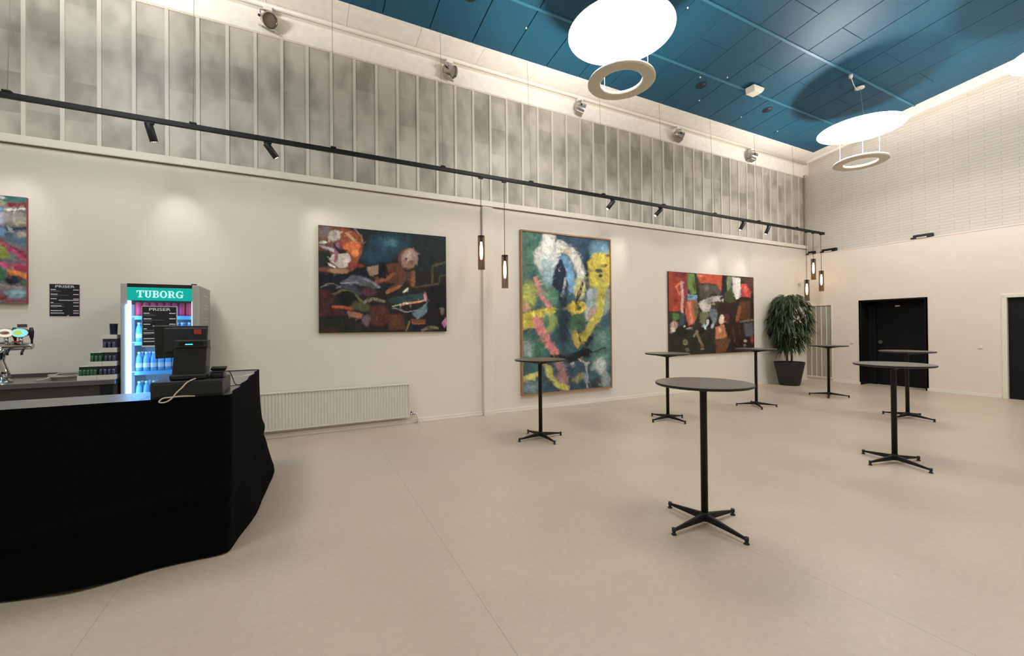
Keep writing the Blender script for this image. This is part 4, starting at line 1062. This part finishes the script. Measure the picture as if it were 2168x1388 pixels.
pts = []
for k in range(90):
    q = k / 89; a = q * 2 * PI * 3.4
    pts.append((-2.33 + (.135 - .02 * math.sin(a * .37)) * math.cos(a), 6.33 + (.11 - .018 * math.cos(a * .29)) * math.sin(a), 1.041 + .028 * q + .012 * (1 + math.sin(a * 1.3)) * q))
pts += [(-2.44, 6.2, 1.05), (-2.5, 6.14, 1.042)]
tag(MB().tube(pts, .0105, 10).build('coiled_hose', M['hose']), 'grey hose coiled on the back counter beside the tray of green cans', 'hose')

# trays of cans stacked next to the fridge
canprof = [(0, 0), (.0125, 0), (.0148, .004), (.0148, .088), (.0118, .1), (.0118, .103), (.0105, .1015), (0, .1015)]
proto = {}
def can(loc, kind, label, group):
    if kind not in proto:
        m = {'green': M['can_green'], 'dark': M['can_dark'], 'red': M['can_red']}[kind]
        if kind == 'red':
            o = MB().lathe([(r * 2.1, z * 1.55) for r, z in canprof[:5]], (0, 0, 0), 20).build('drink_can', m)
            MB().lathe([(r * 2.1, z * 1.55) for r, z in canprof[4:]], (0, 0, 0), 20).build('can_lid', M['can_top'], o)
        else:
            o = MB().lathe(canprof[:5], (0, 0, 0), 20).build('drink_can', m)
            MB().lathe(canprof[4:], (0, 0, 0), 20).build('can_lid', M['can_top'], o)
        proto[kind] = o; c = o
    else:
        c = proto[kind].copy(); COL.objects.link(c)
        for ch in proto[kind].children:
            d = ch.copy(); COL.objects.link(d); d.parent = c
    c.location = loc
    return tag(c, label, 'can', group)
def tray(x0, x1, z, y0, kind, n, label, clabel, group, film=False, depth=.3):
    t = thing('can_tray', ((x0 + x1) / 2, y0 + depth / 2, z), label, 'carton tray', 'cardboard trays of cans')
    MB().box(x0, x1, y0, y0 + .004, z, z + .05).box(x0, x1, y0 + depth - .004, y0 + depth, z, z + .05).box(x0, x0 + .004, y0 + .004, y0 + depth - .004, z, z + .05).box(x1 - .004, x1, y0 + .004, y0 + depth - .004, z, z + .05).box(x0 + .004, x1 - .004, y0 + .004, y0 + depth - .004, z, z + .004).build('tray_wall', M['card'], t)
    MB().box(x0 + .002, x1 - .002, y0 + .04, y0 + depth - .002, z + .052, z + .144).build('wrapped_block', M['can_green'] if kind == 'green' else M['can_dark'], t)
    MB().box(x0 + .001, x1 - .001, y0 + .004, y0 + depth, z + .1442, z + .1462).build('carton_lid', M['card'], t)
    p = (x1 - x0 - .012) / n
    for k in range(n):
        can((x0 + .006 + p * (k + .5), y0 + .022, z + .005), kind, clabel, group)
tray(-2.142, -1.985, 1.0305, 6.02, 'green', 5, 'lower left carton tray, filled with green cans', 'green can in the lower left carton tray by the fridge', 'green cans in the lower tray')
tray(-1.983, -1.832, 1.0305, 6.02, 'dark', 4, 'lowest right carton tray of dark cans, touching the fridge', 'dark can in the lowest right carton tray by the fridge', 'dark cans in the lowest tray')
tray(-2.055, -1.945, 1.177, 6.03, 'green', 3, 'upper left carton tray of green cans, second layer of the stack', 'green can in the second layer carton tray', 'green cans in the second tray')
tray(-1.943, -1.832, 1.177, 6.03, 'dark', 3, 'carton tray of dark cans in the second layer, touching the fridge', 'dark can in the second layer carton tray', 'dark cans in the second tray')
tray(-1.955, -1.832, 1.324, 6.03, 'dark', 3, 'carton tray of dark cans in the third layer of the stack', 'dark can in the third layer carton tray', 'dark cans in the third tray')
t = thing('can_tray', (-1.89, 6.17, 1.471), 'flat empty looking carton tray on top of the can stack', 'carton tray', 'cardboard trays of cans')
MB().box(-1.955, -1.832, 6.03, 6.32, 1.4715, 1.515).build('tray_wall', M['card'], t)
t = thing('paper_cup', (-1.865, 6.1, 1.516), 'dark blue cup standing on top of the stacked can trays', 'cup')
MB().lathe([(0, 1.516), (.03, 1.516), (.034, 1.63), (.036, 1.63), (.036, 1.636), (.031, 1.636), (.028, 1.54), (0, 1.54)], (-1.868, 6.09, 0), 24).build('cup_body', M['cup'], t)

# ------------------------------------------------------------------ glass-door drinks fridge
fx0, fx1, fy, fyb, fz = -1.80, -1.10, 6.05, 6.75, 2.085
t = thing('drinks_fridge', (-1.45, 6.4, 0), 'grey glass-door drinks fridge with a lit teal TUBORG header, glowing blue inside', 'fridge')
bd = MB()
bd.box(fx0, fx0 + .04, fy + .05, fyb, .08, fz).box(fx1 - .04, fx1, fy + .05, fyb, .08, fz).box(fx0 + .04, fx1 - .04, fyb - .04, fyb, .08, fz)
bd.box(fx0 + .04, fx1 - .04, fy + .05, fyb - .04, fz - .17, fz).box(fx0 + .04, fx1 - .04, fy + .05, fyb - .04, .08, .16)
cab = bd.build('cabinet', M['fridge'], t, bevel=.004)
ln = MB()
ln.box(fx0 + .0405, fx0 + .045, fy + .06, fyb - .045, .165, 1.91).box(fx1 - .045, fx1 - .0405, fy + .06, fyb - .045, .165, 1.91).box(fx0 + .0455, fx1 - .0455, fyb - .045, fyb - .0405, .165, 1.91)
ln.build('inner_liner', M['fridgein'], t)
# pale outlined decal on the right side
dc = MB()
def outline(y0, y1, z0, z1, w):
    for a in ((y0, y1, z0, z0 + w), (y0, y1, z1 - w, z1), (y0, y0 + w, z0 + w, z1 - w), (y1 - w, y1, z0 + w, z1 - w)):
        dc.box(fx1 + .0004, fx1 + .0012, *a)
outline(6.34, 6.6, 1.86, 1.99, .012); outline(6.34, 6.6, 1.70, 1.83, .012); outline(6.34, 6.6, 1.5, 1.67, .012)
dc.box(fx1 + .0004, fx1 + .0012, 6.25, 6.262, 1.48, 2.0)
dc.build('side_decal', M['alu'], t)
dr = MB()
dr.box(fx0, fx0 + .057, fy, fy + .049, .1, fz).box(fx1 - .06, fx1, fy, fy + .049, .1, fz).box(fx0 + .057, fx1 - .06, fy, fy + .049, .1, .17)
door = dr.build('door_frame', M['alu'], t, bevel=.005)
MB().box(fx0 + .057, fx1 - .06, fy + .002, fy + .049, 2.045, fz).build('black_header_strip', M['blackplastic'], t)
sg = MB().box(fx0 + .057, fx1 - .06, fy + .006, fy + .049, 1.90, 2.0445).build('lit_header', SIGN, t)
MB().box(fx0 + .058, fx1 - .061, fy + .022, fy + .026, .17, 1.8995).build('door_glass', M['clear'], door)
MB().box(fx1 - .05, fx1 - .012, fy - .03, fy - .001, 1.1, 1.5).build('door_handle', M['alu'], door, bevel=.005)
MB().tube([(fx1 - .03, fy - .004, 1.62), (fx1 - .03, fy + .004, 1.62)], .01, 12).build('lock', M['chrome'], door)
MB().box(fx1 - .07, fx1 - .02, fy + .01, fy + .06, fz + .0005, fz + .016).build('hinge_cap', M['blackplastic'], t, bevel=.004)
MB().box(fx0 + .0575, fx0 + .078, fy + .03, fy + .055, .18, 1.895).build('led_strip', LEDWHITE, t)
MB().box(fx1 - .075, fx1 - .065, fy + .055, fy + .065, .18, 1.895).build('led_strip', LEDWHITE, t)
for z in (1.725, 1.432, 1.095, .76, .42):
    sh = MB()
    for k in range(12):
        y = fy + .1 + .05 * k
        sh.tube([(fx0 + .047, y, z - .008), (fx1 - .047, y, z - .008)], .004, 6)
    for x in (fx0 + .06, -1.45, fx1 - .06): sh.tube([(x, fy + .08, z - .012), (x, fyb - .05, z - .012)], .004, 6)
    s = sh.build('wire_shelf', M['fridgein'], t)
    MB().box(fx0 + .1, fx1 - .08, fy + .075, fy + .082, z - .042, z).build('price_rail', M['bottle'], s)
# slab serif lettering of the header
def slab_letter(mb, ch, x, h, m):
    w = h * .8; th = h * .24; se = h * .10; ov = h * .09
    def bx(x0, x1, z0, z1): mb.boxm(m, x + x0 * h, x + x1 * h, z0 * h, z1 * h, 0, .002)
    def arc(cx, cy, rx, ry, a0, a1, wx, wy, n=18):
        vs = []; fs = []
        for k in range(n + 1):
            a = math.radians(a0 + (a1 - a0) * k / n); c, s_ = math.cos(a), math.sin(a)
            for ix, iy in ((rx, ry), (rx - wx, ry - wy)):
                for zz in (0, .002): vs.append(m @ Vector((x + (cx + ix * c) * h, (cy + iy * s_) * h, zz)))
        for k in range(n):
            o = 4 * k
            fs += [(o, o + 4, o + 6, o + 2), (o + 1, o + 3, o + 7, o + 5), (o, o + 1, o + 5, o + 4), (o + 2, o + 6, o + 7, o + 3)]
        mb.add(vs, fs)
    if ch == 'T':
        bx(.28, .52, 0, 1); bx(0, .8, .88, 1); bx(0, .1, .66, .9); bx(.7, .8, .66, .9); bx(.14, .66, 0, .1); return .84
    if ch == 'U':
        bx(.08, .30, .3, 1); bx(.54, .72, .3, 1); bx(-.02, .40, .9, 1); bx(.44, .82, .9, 1); arc(.40, .32, .32, .34, 180, 360, .2, .12); return .86
    if ch == 'B':
        bx(.08, .32, 0, 1); bx(-.02, .45, .9, 1); bx(-.02, .45, 0, .1); bx(.3, .45, .48, .57)
        arc(.43, .745, .27, .255, -90, 90, .2, .1); arc(.43, .27, .32, .27, -90, 90, .22, .1); return .80
    if ch == 'O':
        arc(.42, .5, .42, .52, 0, 360, .22, .12, 30); return .90
    if ch == 'R':
        bx(.08, .32, 0, 1); bx(-.02, .45, .9, 1); bx(-.02, .42, 0, .1); bx(.3, .45, .42, .52)
        arc(.43, .71, .29, .29, -90, 90, .2, .1)
        mb.prism([m @ Vector((x + a * h, b * h, 0)) for a, b in ((.36, .46), (.58, .46), (.76, .1), (.86, .1), (.86, 0), (.60, 0))], (m.to_3x3() @ Vector((0, 0, .002)))); return .90
    if ch == 'G':
        arc(.42, .5, .42, .52, 50, 330, .22, .12, 26); bx(.60, .80, .04, .42); bx(.46, .88, .38, .48); bx(.70, .80, .66, .98); return .9
lt = MB(); hh = .080; adv = 0
m0 = Matrix.Translation((0, fy + .0055, 1.93)) @ Matrix.Rotation(PI / 2, 4, 'X')
tot = sum((.84, .86, .80, .90, .90, .9)) * hh + 5 * .02 * hh
cx = (fx0 + .057 + fx1 - .06) / 2 - tot / 2
for chh in 'TUBORG':
    cx += (slab_letter(lt, chh, cx, hh, m0) + .02) * hh
lt.build('sign_lettering', SIGNTEXT, t)
ld = bpy.data.lights.new('fridge_light', 'AREA'); ld.shape = 'RECTANGLE'; ld.size = .5; ld.size_y = 1.6; ld.energy = 26; ld.color = (.06, .36, 1.0)
lo = bpy.data.objects.new('fridge_light', ld); COL.objects.link(lo); lo.location = (-1.45, fy + .062, 1.05); lo.rotation_euler = (-PI / 2, 0, 0)
ld = bpy.data.lights.new('fridge_glow', 'AREA'); ld.shape = 'RECTANGLE'; ld.size = .06; ld.size_y = 1.6; ld.energy = 3.5; ld.color = (.25, .55, 1.0)
lo = bpy.data.objects.new('fridge_glow', ld); COL.objects.link(lo); lo.location = (fx0 + .075, fy - .01, 1.05); lo.rotation_euler = (PI / 2, 0, 0)
# contents
def bottle(loc, label, group, first=[None]):
    if first[0] is None:
        o = MB().lathe([(0, 0), (.026, 0), (.030, .006), (.030, .10), (.028, .115), (.029, .13), (.024, .16), (.012, .195), (.0115, .212), (0, .212)], (0, 0, 0), 20).build('drink_bottle', M['bottle'])
        MB().lathe([(0, .2), (.0145, .2), (.0145, .222), (0, .222)], (0, 0, 0), 16).build('bottle_cap', M['bottlecap'], o)
        MB().lathe([(.0306, .045), (.0306, .095)], (0, 0, 0), 20).build('bottle_label', M['fridgein'], o)
        first[0] = o; c = o
    else:
        c = first[0].copy(); COL.objects.link(c)
        for ch in first[0].children:
            d = ch.copy(); COL.objects.link(d); d.parent = c
    c.location = loc; return tag(c, label, 'bottle', group)
for z, nm in ((1.432, 'second fridge shelf from the top'), (1.095, 'third fridge shelf from the top'), (.76, 'fourth fridge shelf from the top')):
    for row in range(2):
        for k in range(8):
            bottle((fx0 + .125 + .066 * k + .012 * row, fy + .125 + .08 * row, z - .0035), 'blue-lit bottle in the rows on the ' + nm, 'bottles on the ' + nm)
for row in range(2):
    for k in range(8):
        can((fx0 + .125 + .066 * k, fy + .125 + .07 * row, 1.7215), 'red', 'red can in the row on the top fridge shelf', 'red cans on the top fridge shelf')
price_list('price_list', -1.617, -1.298, 1.372, 1.834, 6.048, 'black price list headed PRISER stuck on the glass door of the fridge')

# ------------------------------------------------------------------ till, card reader and cables on the counter
t = thing('cash_drawer', (-.69, 3.63, BZ), 'flat black cash drawer on the corner of the bar', 'cash drawer')
MB().box(-.885, -.495, 3.465, 3.81, BZ + .001, 1.215).build('case', M['blackplastic2'], t, bevel=.006)
MB().box(-.87, -.51, 3.458, 3.4649, BZ + .02, 1.2).build('drawer_front', M['blackplastic'], t, bevel=.002)
t = thing('till_terminal', (-.69, 3.56, 1.215), 'black till seen from behind, standing on the cash drawer before the fridge', 'till')
MB().prism([(-.79, 3.52, 1.2155), (-.605, 3.52, 1.2155), (-.594, 3.525, 1.44), (-.776, 3.525, 1.44)], (0, .15, 0)).build('stand', M['blackplastic'], t, bevel=.008)
MB().box(-.80, -.596, 3.512, 3.69, 1.2157, 1.255).build('stand_foot', M['blackplastic'], t, bevel=.01)
bz = MB().box(-.768, -.586, 3.498, 3.60, 1.437, 1.487).build('printer_bezel', M['blackplastic2'], t, bevel=.006)
MB().box(-.74, -.61, 3.4955, 3.4985, 1.447, 1.474).build('paper_slot', M['black'], bz)
MB().box(-.708, -.667, 3.494, 3.4954, 1.455, 1.4615).build('status_light', CYAN, bz)
sc = MB().prism([(-.893, 3.6, 1.362), (-.61, 3.6, 1.375), (-.603, 3.615, 1.585), (-.905, 3.615, 1.588)], (0, .03, 0))
sc.build('screen', M['blackplastic'], t, bevel=.006)
MB().prism([(-.84, 3.565, 1.4), (-.605, 3.575, 1.44), (-.60, 3.58, 1.572), (-.84, 3.575, 1.572)], (0, .03, 0)).build('rear_housing', M['blackplastic2'], t, bevel=.008)
MB().box(-.675, -.633, 3.571, 3.5755, 1.526, 1.56).build('red_sticker', M['redlabel'], t)
t = thing('card_reader', (-.54, 3.6, 1.215), 'small black card reader on the right end of the cash drawer', 'card reader')
MB().prism([(-.582, 3.55, 1.2155), (-.582, 3.67, 1.2155), (-.582, 3.66, 1.275), (-.582, 3.55, 1.25)], (.08, 0, 0)).build('body', M['blackplastic'], t, bevel=.008)
MB().box(-.572, -.512, 3.555, 3.60, 1.2545, 1.262).build('keypad', M['blackplastic2'], t)
MB().prism([(-.588, 3.612, 1.265), (-.588, 3.66, 1.275), (-.588, 3.66, 1.292), (-.588, 3.612, 1.28)], (.092, 0, 0)).build('display', M['black'], t, bevel=.004)
def smooth_path(P, n=8):
    P = [Vector(p) for p in P]; out = []
    for i in range(len(P) - 1):
        p0, p1, p2, p3 = P[max(i - 1, 0)], P[i], P[i + 1], P[min(i + 2, len(P) - 1)]
        for k in range(n):
            q = k / n
            out.append(.5 * (2 * p1 + (p2 - p0) * q + (2 * p0 - 5 * p1 + 4 * p2 - p3) * q * q + (3 * p1 - p0 - 3 * p2 + p3) * q ** 3))
    return out + [P[-1]]
cab = [(-.655, 3.53, 1.224), (-.664, 3.455, 1.222), (-.69, 3.442, 1.206), (-.712, 3.432, 1.177), (-.741, 3.428, 1.145), (-.768, 3.42, 1.107), (-.795, 3.415, 1.09), (-.822, 3.415, 1.089), (-.828, 3.418, 1.099), (-.809, 3.424, 1.114), (-.783, 3.428, 1.1165), (-.755, 3.43, 1.118), (-.72, 3.432, 1.119), (-.689, 3.44, 1.117), (-.648, 3.452, 1.112)]
tag(MB().tube(smooth_path(cab), .0042, 10).build('power_cable', M['beige']), 'beige cable looping down over the front of the cash drawer', 'cable')
cab = [(-.535, 3.66, 1.24), (-.52, 3.72, 1.245), (-.50, 3.8, 1.235), (-.49, 3.86, 1.19), (-.485, 3.95, 1.13), (-.47, 4.02, 1.107), (-.455, 4.04, 1.106)]
tag(MB().tube(smooth_path(cab), .0032, 8).build('card_reader_cable', M['black']), 'thin black cable arching from the card reader onto the counter', 'cable')
cab = [(-.52, 3.815, 1.14), (-.515, 3.9, 1.115), (-.49, 4.02, 1.106), (-.462, 4.06, 1.106)]
tag(MB().tube(smooth_path(cab), .0032, 8).build('drawer_cable', M['black']), 'thin black cable lying on the counter behind the cash drawer', 'cable')
for (x, y, a, l), lab in (((-.60, 4.84, .1, .05), 'left white glint strip on the far end of the bar top'), ((-.545, 4.83, .0, .04), 'middle white glint strip on the far end of the bar top'), ((-.495, 4.95, 1.3, .2), 'long white glint strip on the far end of the bar top')):  # flat white strips imitate glints of light on the bar top
    m = Matrix.Translation((x, y, BZ + .0008)) @ Matrix.Rotation(a, 4, 'Z')
    tag(MB().boxm(m, -l / 2, l / 2, -.012, .012, 0, .0012).build('glint_strip', M['paperwhite']), lab, 'paper')  # glint stand-in, not real paper; shares the paper category and material

# ------------------------------------------------------------------ world and colour management
wd = bpy.data.worlds.new('night'); scene.world = wd; wd.use_nodes = True
wd.node_tree.nodes['Background'].inputs[0].default_value = (.002, .003, .005, 1)
wd.node_tree.nodes['Background'].inputs[1].default_value = .2
vs_ = scene.view_settings
vs_.view_transform = 'Standard'; vs_.look = 'None'; vs_.exposure = 0.0; vs_.gamma = 1.0
try: vs_.use_curve_mapping = False
except Exception: pass
